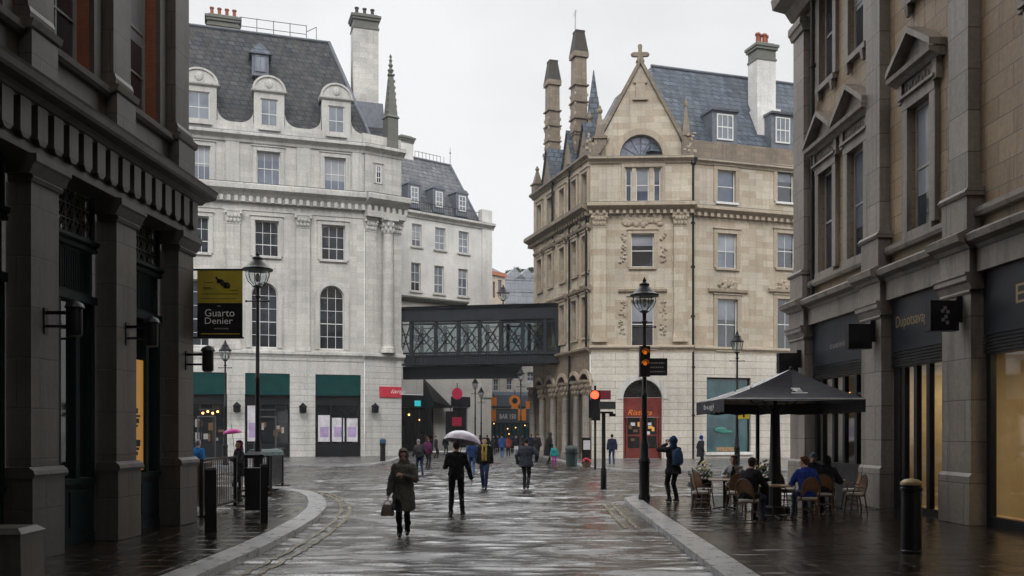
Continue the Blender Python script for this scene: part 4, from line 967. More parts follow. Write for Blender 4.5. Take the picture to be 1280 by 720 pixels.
for i, (px, py) in enumerate(((636, 339), (645, 334), (654, 337), (663, 335), (671, 333))):
    far_tree(px, py, 178+3*(i % 2), 9, 4.2, ['leftmost hazy tree over the far grey roofline', 'second hazy tree from the left over the far grey roofline', 'middle hazy tree over the far grey roofline', 'hazy tree next to the sandstone corner over the far roofline', 'hazy tree mostly hidden behind the sandstone building'][i])
# ---------------------------------------------------------------- iron footbridge
dR = 1/(1/77+(700-667)/71*(1/65.3-1/77))
frP = Fr(xa(498, 73.6), 73.6, xa(700, dR), dR)
bP = thing('footbridge', 'black iron enclosed footbridge with glazed lattice sides spanning the street', 'bridge', frP.M); LP = frP.L
def zp_(y): return H+(540-y)*72.2/1150
mb = MB(); mb.box(0, LP, 0, .35, zp_(399), zp_(384)); mb.mould(0, LP+.1, [(-.35, zp_(384)), (.18, zp_(384)), (.2, zp_(383)), (-.35, zp_(382.5))]); mb.box(0, LP, -.08, -.004, zp_(400), zp_(398))
mb.box(0, LP, 2.85, 3.2, zp_(399), zp_(384)); mb.build('roof_beam', m_iron2, bP)
mb = MB(); mb.box(0, LP, 0, .35, zp_(455), zp_(442.5)); mb.box(0, LP, -.12, -.004, zp_(444), zp_(442)); mb.box(0, LP, -.12, -.004, zp_(455), zp_(453.5)); mb.box(0, LP, 2.85, 3.2, zp_(455), zp_(442.5))
for k in range(60): u = LP*(k+.5)/60; mb.box(u-.03, u+.03, -.06, -.004, zp_(453), zp_(444.5))
mb.build('girder', m_iron2, bP)
mb = MB(); mb.quad((0, -.05, zp_(381)), (LP, -.05, zp_(381)), (LP, 3.3, zp_(381)), (0, 3.3, zp_(381))); mb.box(0, LP, .35, 2.85, zp_(384), zp_(382.6)); mb.build('roof', m_iron2, bP)
MB().box(0, LP, .36, 2.84, zp_(455)+.05, zp_(450)).build('deck', m_bridge_u, bP)
mb = MB(); mb.box(0, frP.u(648), 1.2, 1.6, zp_(472), zp_(457)); mb.box(0, frP.u(648), 1.1, 1.7, zp_(457), zp_(455.6)); mb.box(frP.u(600), frP.u(606), .4, 2.8, zp_(457), zp_(455.3)); mb.build('lower_girder', m_iron2, bP)
posts = [frP.u(x) for x in (500, 513.5, 544, 572.5, 599, 625.5, 653, 681, 696)]
za_, zb_ = zp_(442), zp_(400)
mb = MB()
for yy in (.05, 2.95):
    for u in posts: mb.box(u-.13, u+.13, yy, yy+.2, za_, zb_)
    mb.box(0, LP, yy+.03, yy+.12, zp_(404), zp_(402.5)); mb.box(0, LP, yy+.03, yy+.12, za_+.05, za_+.2)
mb.box(LP-.3, LP+.02, -.1, .3, zp_(455), zp_(388)); mb.build('post', m_iron2, bP)
for yy in (.1, 3.05):
    mb = MB()
    for i in range(len(posts)-2):
        a, b = posts[i]+.1, posts[i+1]-.1; z0, z1 = za_+.15, zp_(404)
        mb.tube((a, yy, z0), (b, yy, z1), .055, .055, 5); mb.tube((a, yy, z1), (b, yy, z0), .055, .055, 5)
        c = ((a+b)/2, (z0+z1)/2); n = 10
        for k in range(n): t0, t1 = 2*pi*k/n, 2*pi*(k+1)/n; mb.tube((c[0]+.42*cos(t0), yy, c[1]+.42*sin(t0)), (c[0]+.42*cos(t1), yy, c[1]+.42*sin(t1)), .04, .04, 4)
    mb.build('lattice', m_iron2, bP)
gl = MB(); gl.box(0, LP-.3, .2, .215, za_, zb_); gl.box(0, LP-.3, 3.0, 3.015, za_, zb_); gl.build('pane', m_clear, bP)
MB().frus(frP.u(690), 1.4, zp_(470), zp_(456), .15, .3, .8, .6).build('bracket', m_sand_d, bP) 
# ---------------------------------------------------------------- sandstone corner building
frD2 = Fr(xa(738, 65.3), 65.3, xa(865, 65.0), 65.0)
frD1 = Fr(xa(865, 65.35), 65.35, xa(1030, 68.6), 68.6)
frD3 = Fr(xa(667, 77), 77, xa(738, 65.3), 65.3)
bD = thing('corner_building', 'golden sandstone gothic corner building with a pointed gable, tall chimneys and blue slate roof', 'building', frD2.M)
def zD(y): return H+(540-y)*65.2/1150
zg = 7.72; zc = zD(266); zcT = zD(256); zu = zD(200); L1, L2, L3 = frD1.L, frD2.L, frD3.L
def carve(root, fr, u0, u1, z0, z1, y, mat, n, name='carving', s=.13, seed=1):
    rr = random.Random(seed); mb = MB()
    for k in range(n): mb.ball((u0+(u1-u0)*rr.random(), y, z0+(z1-z0)*rr.random()), s*(.6+.8*rr.random()), .1, s*(.6+.8*rr.random()), 6, 4)
    return mb.build(name, mat, root, fr.M, smooth=True)
# --- corner bay
d3 = [frD2.rect(x0, 210, x1, 252) for x0, x1 in ((782, 790), (795, 811.5), (817, 826))]
d2 = frD2.rect(789, 292, 817.5, 334); d1 = frD2.rect(789, 375, 817.5, 435); dd = (frD2.u(779), frD2.u(827.5), 0, zD(474.5))
d3 = [(r[0], r[1], d3[0][2], d3[0][3]) for r in d3]
wall(bD, frD2, 0, L2, zg, zu, d3+[d2, d1], m_sand, 0, .3); wall(bD, frD2, 0, L2, 0, zg, [(*dd, True)], m_sand_r, -.06, .5)
for i, r in enumerate(d3): window(bD, frD2, r, y=.2, nx=1, nz=2, pm=m_paneb, fw=.08)
mb = MB(); a, b = d3[0][0]-.3, d3[2][1]+.3
mb.box(a, b, -.1, -.003, d3[0][3]+.05, d3[0][3]+.3); mb.box(a, a+.2, -.1, -.003, d3[0][2], d3[0][3]+.047); mb.box(b-.2, b, -.1, -.003, d3[0][2], d3[0][3]+.047); mb.box(a, b, -.16, -.003, d3[0][2]-.2, d3[0][2]-.003); mb.build('surround', m_sand_t, bD)
w = window(bD, frD2, d2, y=.2, nx=1, nz=2, sur=m_sand_t, sw=.25, sill=m_sand_t); carve(w, frD2, d2[0]-.85, d2[0]-.4, d2[2]+.3, d2[3], -.04, m_sand_t, 22, s=.075, seed=2); carve(w, frD2, d2[1]+.4, d2[1]+.85, d2[2]+.3, d2[3], -.04, m_sand_t, 22, s=.075, seed=3)
w = window(bD, frD2, d1, y=.2, nx=1, nz=2, sur=m_sand_t, sw=.25, sill=m_sand_t, key=True); carve(w, frD2, d1[0]-.85, d1[0]-.45, d1[2]+.8, d1[3], -.04, m_sand_t, 22, s=.075, seed=4); carve(w, frD2, d1[1]+.45, d1[1]+.85, d1[2]+.8, d1[3], -.04, m_sand_t, 22, s=.075, seed=5)
MB().mould(d1[0]-.9, d1[1]+.9, [(0, d1[3]+.5), (.2, d1[3]+.6), (.24, d1[3]+.75), (0, d1[3]+.82)]).build('hood_mould', m_sand_t, w, frD2.M)
for x0, x1 in ((741, 757), (842, 858)): pilaster(bD, frD2, frD2.u(x0), frD2.u(x1), zg+.55, zc-.05, m_sand, m_sand_t, .2, 1.0)
carve(bD, frD2, frD2.u(778), frD2.u(826), zD(281), zD(268), -.05, m_sand_t, 70, 'frieze', .2, 7)
cornice(bD, frD2, -.25, L2+.15, zc-.1, zcT-zc+.15, .75, m_sand_t, (.45, .22, .2), top=m_moss)
cornice(bD, frD2, -.15, L2+.1, zu-.25, .42, .4, m_sand_t, None, top=m_moss)
cornice(bD, frD2, -.1, L2+.1, zg-.15, .45, .3, m_sand_t, None, 'string_course')
# arched red doorway
a, b, _, zt = dd; r = (b-a)/2; m = (a+b)/2; zs = zt-r; y = .3
mb = MB(); arcring(mb, m, zs, r+.01, r+.42, -.12, -.063, 16); mb.frus(m, -.1, zt+.02, zt+.7, .16, .06, .24, .1); mb.build('door_arch', m_cream_t, bD, frD2.M)
mb = MB(); mb.box(a, b, y, y+.12, zs-.1, zs+.1); mb.box(a, b, y-.02, y+.12, 2.95, zs-.103); mb.box(a, a+.16, y, y+.12, 0, 2.947); mb.box(b-.16, b, y, y+.12, 0, 2.947)
for s in (-1, 1):
    c = m+s*(b-a)*.22; w_ = (b-a)*.2; mb.box(c-w_, c-w_+.12, y+.02, y+.1, .02, 2.94); mb.box(c+w_-.12, c+w_, y+.02, y+.1, .02, 2.94); mb.box(c-w_+.12, c+w_-.12, y+.02, y+.1, .02, .75); mb.box(c-w_+.12, c+w_-.12, y+.02, y+.1, 1.6, 1.72)
dr = mb.build('door', m_red, bD, frD2.M)
MB().box(a+.02, b-.02, y+.06, y+.07, .05, 2.94).build('pane', m_paned, dr, frD2.M); MB().box(a+.02, b-.02, y+.06, y+.07, zs+.11, zt).build('fanlight', m_paned, dr, frD2.M)
mb = MB()
for k in range(1, 6): t = pi*k/6; mb.tube((m, y+.05, zs+.1), (m-r*cos(t), y+.05, zs+r*sin(t)), .025, .025, 4)
mb.build('fanlight_bar', m_sashb, dr, frD2.M)
rr = random.Random(6)
for k in range(9): u = a+.4+rr.random()*(b-a-1.0); z = .9+rr.random()*1.8; MB().box(u, u+.15+.2*rr.random(), y+.045, y+.058, z, z+.12+.25*rr.random()).build('window_card', [m_white_p, m_cane, m_poster][k % 3], dr, frD2.M)
text_q.append(('Ristora', 'script', dr, frD2.M @ TM(a+.35, y-.03, 3.1), 1.7, .38, m_orange, 0))
# gable
zb = zD(178); ap = frD2.p(800.6, 79); mg = ap[0]; hw = frD2.u(853)-mg; zL = zu+.17
def gw_(z): return hw*(ap[1]-z)/(ap[1]-zb)
zl = zL+1.75; ml = mg+.05
wall(bD, frD2, ml-gw_(zl), ml+gw_(zl), zL, zl, [(ml-1.5, ml+1.5, zL, zL+1.5+.12, True)], m_sand, .12, .3, 'gable')
g = MB(); q = gw_(zl); g.prism([(ml-q, zl), (ml+q, zl), (mg, ap[1])], .12, .6); g.prism([(ml-hw-.15, zL), (ml-q, zL), (ml-q, zl), (ml-gw_(zl)-.02, zl)], .125, .6); g.prism([(ml+q, zL), (ml+hw+.15, zL), (ml+gw_(zl)+.02, zl), (ml+q, zl)], .125, .6)
gb = g.build('gable', m_sand, bD, frD2.M)
MB().box(ml-1.49, ml+1.49, .35, .37, zL, zL+1.6).build('lunette', m_lun, gb, frD2.M)
mb = MB(); arcring(mb, ml, zL+.12, 1.51, 1.95, -.02, .117, 20); mb.build('lunette_arch', m_sand_t, gb, frD2.M)
mb = MB()
for k in range(1, 6): t = pi*k/6; mb.tube((ml, .33, zL+.1), (ml-1.45*cos(t), .33, zL+.1+1.45*sin(t)), .03, .03, 4)
for rr_2 in (.5, 1.0): arcring(mb, ml, zL+.1, rr_2-.025, rr_2+.025, .32, .345, 12)
mb.build('glazing_bar', m_lead, gb, frD2.M)
mb = MB()
for s in (-1, 1):
    u0, z0 = mg+s*(hw+.12), zb-.15; mb.prism([(u0, z0), (mg, ap[1]), (mg, ap[1]+.45), (u0+s*.25, z0+.1)], -.06, .7)
    mb.box(mg+s*(hw+.35)-.4, mg+s*(hw+.35)+.4, -.1, .8, zL, zL+1.1); carve(bD, frD2, mg+s*(hw+.5)-.35, mg+s*(hw+.5)+.35, zL+.3, zb+.6, -.06, m_sand_t, 10, seed=9+s)
mb.build('gable_coping', m_sand_d, gb, frD2.M)
mb = MB(); mb.box(mg-.32, mg+.32, .0, .115, zD(122), zD(104)); mb.box(mg-.55, mg+.55, -.05, .115, zD(125), zD(122.4)); arcring(mb, mg, zD(104)+.02, .0, .5, .0, .115, 10); mb.build('niche', m_sand_t, gb, frD2.M)
mb = MB(); zt_ = zD(56); z0 = ap[1]+.2; mb.frus(mg, .3, z0, z0+.5, .3, .2, .13, .13); mb.box(mg-.13, mg+.13, .18, .42, z0+.5, zt_); mb.box(mg-.5, mg+.5, .19, .41, zt_-.75, zt_-.45)
for x_, z_ in ((-.5, zt_-.6), (.5, zt_-.6), (0, zt_)): mb.ball((mg+x_, .3, z_), .17, .13, .17, 8, 6)
mb.build('cross', m_sand_d, gb, frD2.M)
def pinn(root, fr, u, y, z0, z1, w, mat):
    mb = MB(); hh = z1-z0; mb.box(u-w, u+w, y-w, y+w, z0, z0+hh*.35); mb.box(u-w*1.25, u+w*1.25, y-w*1.25, y+w*1.25, z0+hh*.353, z0+hh*.4); mb.frus(u, y, z0+hh*.403, z0+hh*.86, w*.9, w*.9, w*.2, w*.2); mb.ball((u, y, z0+hh*.9), w*.5, None, hh*.06, 8, 5); mb.ball((u, y, z0+hh*.97), w*.25, None, hh*.04, 6, 4)
    return mb.build('pinnacle', mat, root, fr.M)
pinn(bD, frD2, frD2.u(858), .3, zL, zD(122), .3, m_sand_d); pinn(bD, frD2, frD2.u(750), .3, zL, zD(130), .42, m_sand_d)
# --- right hand front
cols = [(896.7, 921), (971.5, 994), (1018, 1030)]
o1 = []
for (x0, x1) in cols[:2]:
    o1 += [frD1.rect(x0, 213, x1-1.5, 253), frD1.rect(x0, 292, x1, 335.5), frD1.rect(x0, 374, x1+1, 437)]
shop = frD1.rect(883, 472, 938, 565)
wall(bD, frD1, 0, L1, zg, zu-.1, o1, m_sand, 0, .3); wall(bD, frD1, 0, L1, 0, zg, [shop], m_sand_r, -.05, .4)
for i, r in enumerate(o1):
    w = window(bD, frD1, r, y=.2, nx=1 if i % 3 == 0 else 2, nz=2, pm=[m_paneb, m_panel, m_pane][i % 3] if i < 3 else m_pane, sur=m_sand_t, sw=.3, sp=.06, sill=m_sash if i % 3 == 0 else m_sand_t)
    if i % 3 == 2:
        MB().mould(r[0]-.75, r[1]+.75, [(0, r[3]+.4), (.2, r[3]+.5), (.24, r[3]+.68), (0, r[3]+.75)]).build('hood_mould', m_sand_t, w, frD1.M); carve(w, frD1, (r[0]+r[1])/2-.7, (r[0]+r[1])/2+.7, r[3]+.75, r[3]+1.3, -.08, m_sand_t, 26, 'crest', .16, 20+i)
cornice(bD, frD1, .1, L1, zc-.15, zcT-zc+.1, .6, m_sand_t, (.5, .25, .2), top=m_moss)
cornice(bD, frD1, .1, L1, zg-.15, .42, .25, m_sand_t, None, 'string_course')
cornice(bD, frD1, .1, L1, zu-.2, .35, .3, m_sand_t, None, top=m_lead)
MB().box(0, L1, .0, .4, zu+.16, zu+1.5).build('parapet', m_sand_d, bD, frD1.M)
sf = MB(); a, b, c, d = shop; sf.box(a-.12, b+.12, -.2, .0, c-.2, c-.003); sf = sf.build('sill', m_white, bD, frD1.M)
MB().box(a, b, .2, .22, c, d).build('pane', m_panet, sf, frD1.M); mb = MB(); [mb.box(u, u+.1, .12, .197, c, d) for u in (a, b-.1, b-1.0)]; mb.box(a, b, .12, .197, d-.12, d); mb.build('frame', m_sashb, sf, frD1.M)
mb = MB(); mb.box(a+.9, b-1.2, .17, .195, c+.05, c+.35); mb.build('display_board', m_wood, sf, frD1.M)
mb = MB(); mb.ball((a+1.2, .1, c+1.6), .5, .06, .2); mb.ball((a+1.6, .1, c+1.45), .6, .06, .12); mb.build('window_display', plain('green display', (.03, .2, .15), .5), sf, frD1.M)
# roof of the front range with dormers, chimney
y1 = 5.0; uL, zr1 = frD1.p(815, 89, y1); zr1 = (zr1+frD1.z(980, 98, y1))/2
mb = MB(); mb.quad((-3, .5, zu+.6), (L1+1, .5, zu+.6), (L1+1, y1, zr1), (uL, y1, zr1)); mb.quad((-3, .5, zu+.6), (uL, y1, zr1), (uL, 12, zr1), (-5, 12, zu+.6)); mb.quad((uL, y1, zr1), (L1+1, y1, zr1), (L1+1, 12, zu+2), (uL, 12, zu+2)); rfD = mb.build('roof', m_slate_b, bD, frD1.M)
MB().tube((uL-.1, y1-.02, zr1+.02), (L1+1, y1-.02, zr1+.02), .12).build('ridge_flashing', m_lead, rfD, frD1.M)
for r in (frD1.rect(896.5, 142.5, 917, 175, .9), frD1.rect(970, 146.5, 988, 179, .9)):
    d = MB(); d.box(r[0]-.35, r[1]+.35, 1.0, 4.5, r[2]-.4, r[3]+.2); d.mould(r[0]-.45, r[1]+.45, [(-4.5, r[3]+.203), (-.8, r[3]+.203), (-.75, r[3]+.35), (-4.5, r[3]+.5)]); d = d.build('dormer', m_lead, bD, frD1.M); window(d, frD1, r, y=.92, nx=3, nz=2, pm=m_panel, fw=.09, bar=.05)
u, zt = frD1.p(955, 56, 2.6); chimney(bD, frD1.M, u, 2.9, zu+1.5, zt, 1.6, 1.3, m_white, m_moss, 0, m_pot, 1.3); chb = [c for c in bD.children if c.name.startswith('chimney')][-1]
for i in range(4): MB().lathe([(.19, zt), (.16, zt+.3), (.15, zt+.75), (.22, zt+.8), (.2, zt+.95)], (u-.35+.28*i, 2.9+.2*(i % 2), 0), 10).build('chimney_pot', m_pot, chb, frD1.M)
MB().box(u-1.0, u+1.0, 1.9, 3.9, zu+1, frD1.z(955, 139, 2.6)).build('chimney_base', m_white, bD, frD1.M)
mb = MB(); u = -.08; mb.tube((u, -.25, 0), (u, -.25, zD(205)), .12); mb.frus(u, -.25, zD(207), zD(198), .14, .14, .3, .24); [mb.tube((u, -.25, z), (u, -.25, z+.15), .18) for z in (3, 6.4, 10, 13.5, 16.6)]; mb.build('drainpipe', m_iron, bD, frD1.M)
# --- street side
us = [L3*f for f in (.14, .34, .56, .76, .93)]
o3 = []
for u in us: o3 += [(u-.5, u+.5, 18.2, 20.5), (u-.5, u+.5, 13.4, 16.0), (u-.5, u+.5, 8.7, 11.6)]
arch = [(u-.95, u+.95, 0.0, 6.1, True) for u in us]
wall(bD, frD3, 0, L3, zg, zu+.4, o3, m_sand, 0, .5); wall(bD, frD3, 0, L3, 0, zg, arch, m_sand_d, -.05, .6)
for i, r in enumerate(o3):
    w = window(bD, frD3, r, y=.35, nx=1, nz=2, fm=m_sashd, pm=m_pane, sur=m_sand_t, sw=.25, sp=.14, sill=m_sand_t)
    if i % 3: MB().mould(r[0]-.5, r[1]+.5, [(0, r[3]+.3), (.3, r[3]+.45), (.34, r[3]+.62), (0, r[3]+.75)]).build('hood_mould', m_sand_d, w, frD3.M); carve(w, frD3, r[0]-.3, r[1]+.3, r[3]+.3, r[3]+.9, -.16, m_sand_t, 10, 'crest', .15, 40+i)
for o in arch:
    sf = MB().box(o[0], o[1], .4, .42, 0, o[3]).build('shopfront', m_paned, bD, frD3.M); mb = MB(); m = (o[0]+o[1])/2; mb.box(m-.06, m+.06, .3, .397, 0, o[3]-.3); mb.box(o[0], o[1], .3, .397, 3.4, 3.6); mb.box(o[0], o[1], .28, .397, 0, .6); mb.build('frame', m_sashb, sf, frD3.M)
    mb = MB(); arcring(mb, m, o[3]-.95, .96, 1.25, -.2, -.053, 12); mb.build('arch_moulding', m_sand_t, bD, frD3.M)
for k, u in enumerate([.05*L3]+[(us[i]+us[i+1])/2 for i in range(4)]+[L3*.99]): column(bD, frD3, u, -.3, 0, 5.6, .27, m_grey, m_sand_d)
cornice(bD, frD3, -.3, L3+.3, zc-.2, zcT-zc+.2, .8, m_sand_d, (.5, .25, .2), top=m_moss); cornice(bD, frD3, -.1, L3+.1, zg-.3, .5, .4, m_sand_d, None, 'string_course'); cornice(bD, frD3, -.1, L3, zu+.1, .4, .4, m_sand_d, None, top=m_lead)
carve(bD, frD3, .3, L3-.3, zc-.9, zc-.25, -.1, m_sand_t, 90, 'frieze', .22, 60)
mb = MB()
for px, z0, z1 in ((710, 0, zu+.3), (689, zcT, zu), (731, zg, zc)):
    u = frD3.u(px, -.3); mb.tube((u, -.2, z0), (u, -.2, z1), .09); mb.frus(u, -.2, z1, z1+.35, .1, .1, .2, .16)
mb.build('drainpipe', m_iron, bD, frD3.M)
for f in (.25, .62, .88):
    u = L3*f; zt = zu+3.4 if f < .8 else zu+3.0
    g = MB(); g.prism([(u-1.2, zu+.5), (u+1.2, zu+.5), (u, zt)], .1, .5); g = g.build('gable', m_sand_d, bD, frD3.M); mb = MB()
    for s in (-1, 1): mb.quad((u+s*1.35, -.05, zu+.4), (u, -.05, zt+.2), (u, 4.5, zt+.2), (u+s*1.35, 4.5, zu+.4))
    mb.build('gable_roof', m_slate_b, g, frD3.M)
mb = MB(); mb.quad((.3, .5, zu+.4), (L3+.6, .5, zu+.4), (L3-.2, 4.0, zu+5.6), (1.2, 4.0, zu+5.6)); mb.quad((.3, .5, zu+.4), (1.2, 4, zu+5.6), (1.2, 7.5, zu+.5), (.3, 7.5, zu+.4)); mb.quad((1.2, 4.0, zu+5.6), (L3-.2, 4.0, zu+5.6), (L3-3, 7.5, zu+.5), (1.2, 7.5, zu+.5)); mb.build('roof', m_slate_b, bD, frD3.M)
pinn(bD, frD3, .35, .2, zu+.4, frD3.z(671, 206), .38, m_sand_d)
for px, yt, f, w in ((723.5, 41, .0, 1.15), (690.5, 78, .0, 1.15)):
    off = .9; u, zt = frD3.p(px, yt, off); c = MB(); zb_ = zu-.3
    c.frus(u, off, zb_, zb_+3.6, .58, .58, .53, .53); c.box(u-.63, u+.63, off-.63, off+.63, zb_+3.603, zb_+3.85); c.frus(u, off, zb_+3.853, zt-2.0, .50, .50, .45, .45); c.box(u-.58, u+.58, off-.58, off+.58, zt-1.997, zt-1.6); c = c.build('chimney', m_sand_d, bD, frD3.M)
    q = MB()
    for z_ in [zb_+.9+1.25*k for k in range(int((zt-3.2-zb_)/1.25))]: MB().box(u-.60, u+.60, off-.60, off+.60, z_, z_+.1).build('string_band', m_sand_d, c, frD3.M)
    for s in (-1, 1):
        for s2 in (-1, 1):
            for k in range(9): q.ball((u+s*.49, off+s2*.49, zb_+.5+k*.75), .09, .09, .16, 5, 4)
    q.build('carving', m_sand_t, c, frD3.M)
    k = MB(); k.frus(u, off, zt-1.597, zt-.05, .56, .56, .34, .34); k.box(u-.37, u+.37, off-.37, off+.37, zt-.047, zt+.08); k.build('chimney_cap', m_potd, c, frD3.M)
u, zt = frD3.p(719, 12, .9); t_ = MB(); t_.tube((u, .9, frD3.z(719, 42, .9)), (u, .9, zt), .025, .02, 5); [t_.tube((u-.4+.1*k, .9, zt-.2-.15*k), (u+.4-.1*k, .9, zt-.2-.15*k), .012, .012, 4) for k in range(3)]
tag(t_.build('aerial', m_iron, None, frD3.M), 'thin television aerial standing on the tallest sandstone chimney', 'aerial')
u, z0 = frD2.p(742, 123, 2.5); mb = MB(); mb.frus(u, 2.5, zu, z0, 1.0, 1.0, .32, .32); mb.frus(u, 2.5, z0+.003, frD2.z(742, 88, 2.5), .3, .3, .03, .03); mb.build('spire', m_slate_b, bD, frD2.M)
pinn(bD, frD2, frD2.u(737, 1.8), 1.8, zu, frD2.z(737, 140, 1.8), .4, m_sand_d)
# end wall returning away from the street
cx, cy = frD3.xy(0); frD4 = Fr(cx*1.4+1.4, cy*1.4, cx, cy); wall(bD, frD4, 0, frD4.L, 0, zu+.4, [], m_sand_d)
# ---------------------------------------------------------------- street furniture
def street_lamp(x, y, h, s, lab, style='dome', rb=.16, z0=0.0, grp='cast iron street lamps'):
    t = thing('street_lamp', lab, 'street lamp', TM(x, y, z0), grp)
    hl = 1.05*s; zp = h-hl
    MB().lathe([(rb*1.15, 0), (rb*1.15, .12), (rb, .16), (rb, 1.0), (rb*1.12, 1.03), (rb*1.12, 1.12), (rb*.85, 1.2), (rb*.8, 1.55), (rb*.62, 1.65)], n=16).build('base', m_iron, t, smooth=True)
    MB().lathe([(rb*.55, 1.64), (rb*.5, zp*.55), (rb*.6, zp*.555), (rb*.6, zp*.57), (rb*.45, zp*.575), (rb*.34, zp-.3), (rb*.6, zp-.28), (rb*.6, zp-.22), (rb*.34, zp-.2), (rb*.4, zp)], n=14).build('pole', m_iron, t, smooth=True)
    mb = MB(); mb.tube((-.32*s, 0, zp-.38), (.32*s, 0, zp-.38), .02); [mb.ball((q*.32*s, 0, zp-.38), .035) for q in (-1, 1)]; mb.build('ladder_bar', m_iron, t)
    l = MB()
    if style == 'dome':
        l.lathe([(.06*s, zp), (.16*s, zp+.05*s), (.12*s, zp+.08*s)], n=12)
        l.lathe([(.42*s, zp+.50*s), (.43*s, zp+.54*s), (.34*s, zp+.60*s), (.17*s, zp+.76*s), (.14*s, zp+.80*s), (.15*s, zp+.86*s), (.05*s, zp+.93*s), (.06*s, zp+.97*s), (.015*s, zp+1.06*s)], n=20)
        gprof = [(.13*s, zp+.085*s), (.26*s, zp+.2*s), (.32*s, zp+.36*s), (.31*s, zp+.495*s)]
        for k in range(6): a = pi*k/3; l.path([((r+.012)*cos(a), (r+.012)*sin(a), z) for r, z in gprof], .012*s, 4)
    else:
        l.lathe([(.06*s, zp), (.14*s, zp+.05*s), (.1*s, zp+.08*s)], n=12)
        l.lathe([(.30*s, zp+.52*s), (.31*s, zp+.56*s), (.24*s, zp+.62*s), (.16*s, zp+.74*s), (.18*s, zp+.77*s), (.08*s, zp+.86*s), (.07*s, zp+.92*s), (.015*s, zp+1.05*s)], n=8)
        gprof = [(.11*s, zp+.085*s), (.20*s, zp+.2*s), (.27*s, zp+.515*s)]
        for k in range(8): a = 2*pi*(k+.5)/8; l.path([((r+.01)*cos(a), (r+.01)*sin(a), z) for r, z in gprof], .012*s, 4)
    ln = l.build('lantern', m_iron, t)
    g = MB(); n = 20 if style == 'dome' else 8
    g.lathe(gprof, n=n); g.f = g.f[:-2]; g.mi = g.mi[:-2]; g.build('glass', m_lantern, ln, W[t], smooth=style == 'dome')
    MB().ball((0, 0, zp+.3*s), .07*s, .07*s, .13*s).build('bulb', m_letter, ln, W[t])
    return t
x, y = gp(322, 620); street_lamp(x, y, za(314, y), 1.05, 'tall black street lamp with a wide domed lantern on the left pavement', 'dome', .13)
x, y = gp(805.5, 625); street_lamp(x, y, za(347, y), .95, 'tall black street lamp with globe lantern carrying a traffic signal and black street sign', 'dome', .145)
street_lamp(xa(281.5, 52.5), 52.5, za(425, 52.5), 1.15, 'slim black street lamp in front of the cream building left of the domed one', 'hex', .14)
street_lamp(xa(921.5, 46.2), 46.2, za(413, 46.2), 1.1, 'slim black street lamp with pointed lantern behind the cafe parasol', 'hex', .14)
street_lamp(xa(594, 79), 79, za(470, 79), 1.0, 'thin street lamp under the bridge, left one of the close pair', 'hex', .13, ROAD)
street_lamp(xa(601.5, 82), 82, za(482, 82), 1.0, 'thin street lamp under the bridge, right one of the close pair', 'hex', .13, ROAD)
street_lamp(xa(651, 62), 62, za(457, 62), .9, 'thin dark street lamp before the orange signs under the bridge', 'hex', .12, ROAD)
street_lamp(xa(629, 112), 112, za(356, 112), 1.9, 'tall far street lamp with round pale lantern before the cream house above the bridge', 'dome', .2, 0)
# traffic signal on the lamp post, and the black street name plate
lx, ly = gp(805.5, 625)
def lens(t, x, y, z, r, mat, ax='y'):
    mb = MB(); P = disc(14)
    mb.prism([(x+r*a, z+r*b) for a, b in P], y-.02, y); return mb.build('lens', mat, t)
t = thing('traffic_signal', 'black traffic signal with lit amber lamps on the tall right street lamp', 'traffic light', TM(lx-.03, ly-.3, za(453, ly)))
mb = MB(); mb.box(-.15, .13, -.12, .1, -.42, .42); mb.box(-.05, .05, .1, .24, .2, .28); mb.box(-.05, .05, .1, .24, -.28, -.2); mb.build('signal_head', m_iron, t)
lens(t, -.01, -.122, .24, .055, m_amblamp); lens(t, -.01, -.122, -.06, .055, m_amblamp); lens(t, -.01, -.122, -.30, .08, m_black)
mb = MB(); [arcring(mb, -.01, z, .08, .098, -.26, -.123, 10, 0, pi) for z in (.24, -.06)]; mb.build('visor', m_orange, t)
t = thing('street_sign', 'black rectangular street sign with small pale lines on the right street lamp', 'sign', TM(lx, ly, za(459, ly)))
MB().box(.08, .62, -.13, -.08, -.24, .24).build('panel', m_black, t); MB().box(.0, .1, -.1, .1, -.2, .2).build('clamp', m_iron, t)
mb = MB(); rr = random.Random(9)
for k in range(3):
    u = .14
    while u < .52: w = .02+.04*rr.random(); mb.box(u, u+w, -.134, -.131, .09-.12*k, .125-.12*k); u += w+.015
mb.build('lettering', m_letterd, t)
# far traffic light at the sandstone corner
tx, ty = xa(744, 46.0), 46.0; zz = za(507, ty)
t = thing('traffic_light', 'traffic light with lit red lamp at the sandstone corner', 'traffic light', TM(tx, ty, 0))
MB().tube((0, 0, 0), (0, 0, zz+1.0), .06).build('pole', m_iron, t)
mb = MB(); mb.box(-.22, .22, -.35, -.07, zz-.75, zz+.75); mb.box(-.32, .0, -.1, .1, zz-.62, zz+.3); hd = mb.build('signal_head', m_iron, t)
lens(t, -.05, -.352, zz+.52, .2, m_redlamp); lens(t, 0, -.352, zz+.02, .15, m_black); lens(t, 0, -.352, zz-.48, .15, m_black)
mb = MB(); mb.box(.22, .75, -.3, -.1, zz+.3, zz+.75); mb.build('side_panel', plain('dull maroon', (.16, .012, .03), .4), t)
x, y = xa(754.5, 32.3), 32.3; t = thing('signpost', 'short black post with a small flat plate on top standing in the road', 'post', TM(x, y, ROAD))
h = za(517, y)-ROAD; MB().lathe([(.11, 0), (.11, .7), (.075, .76), (.07, h)], n=12).build('pole', m_iron, t, smooth=True); mb = MB(); mb.box(-.12, .33, -.1, .1, h, h+.07); mb.box(.2, .42, -.08, .08, h-.1, h-.003); mb.build('plate', m_iron, t)
MB().box(-.15, .42, -.04, 0, h+.16, h+.42).build('street_plate', m_lattice, t)
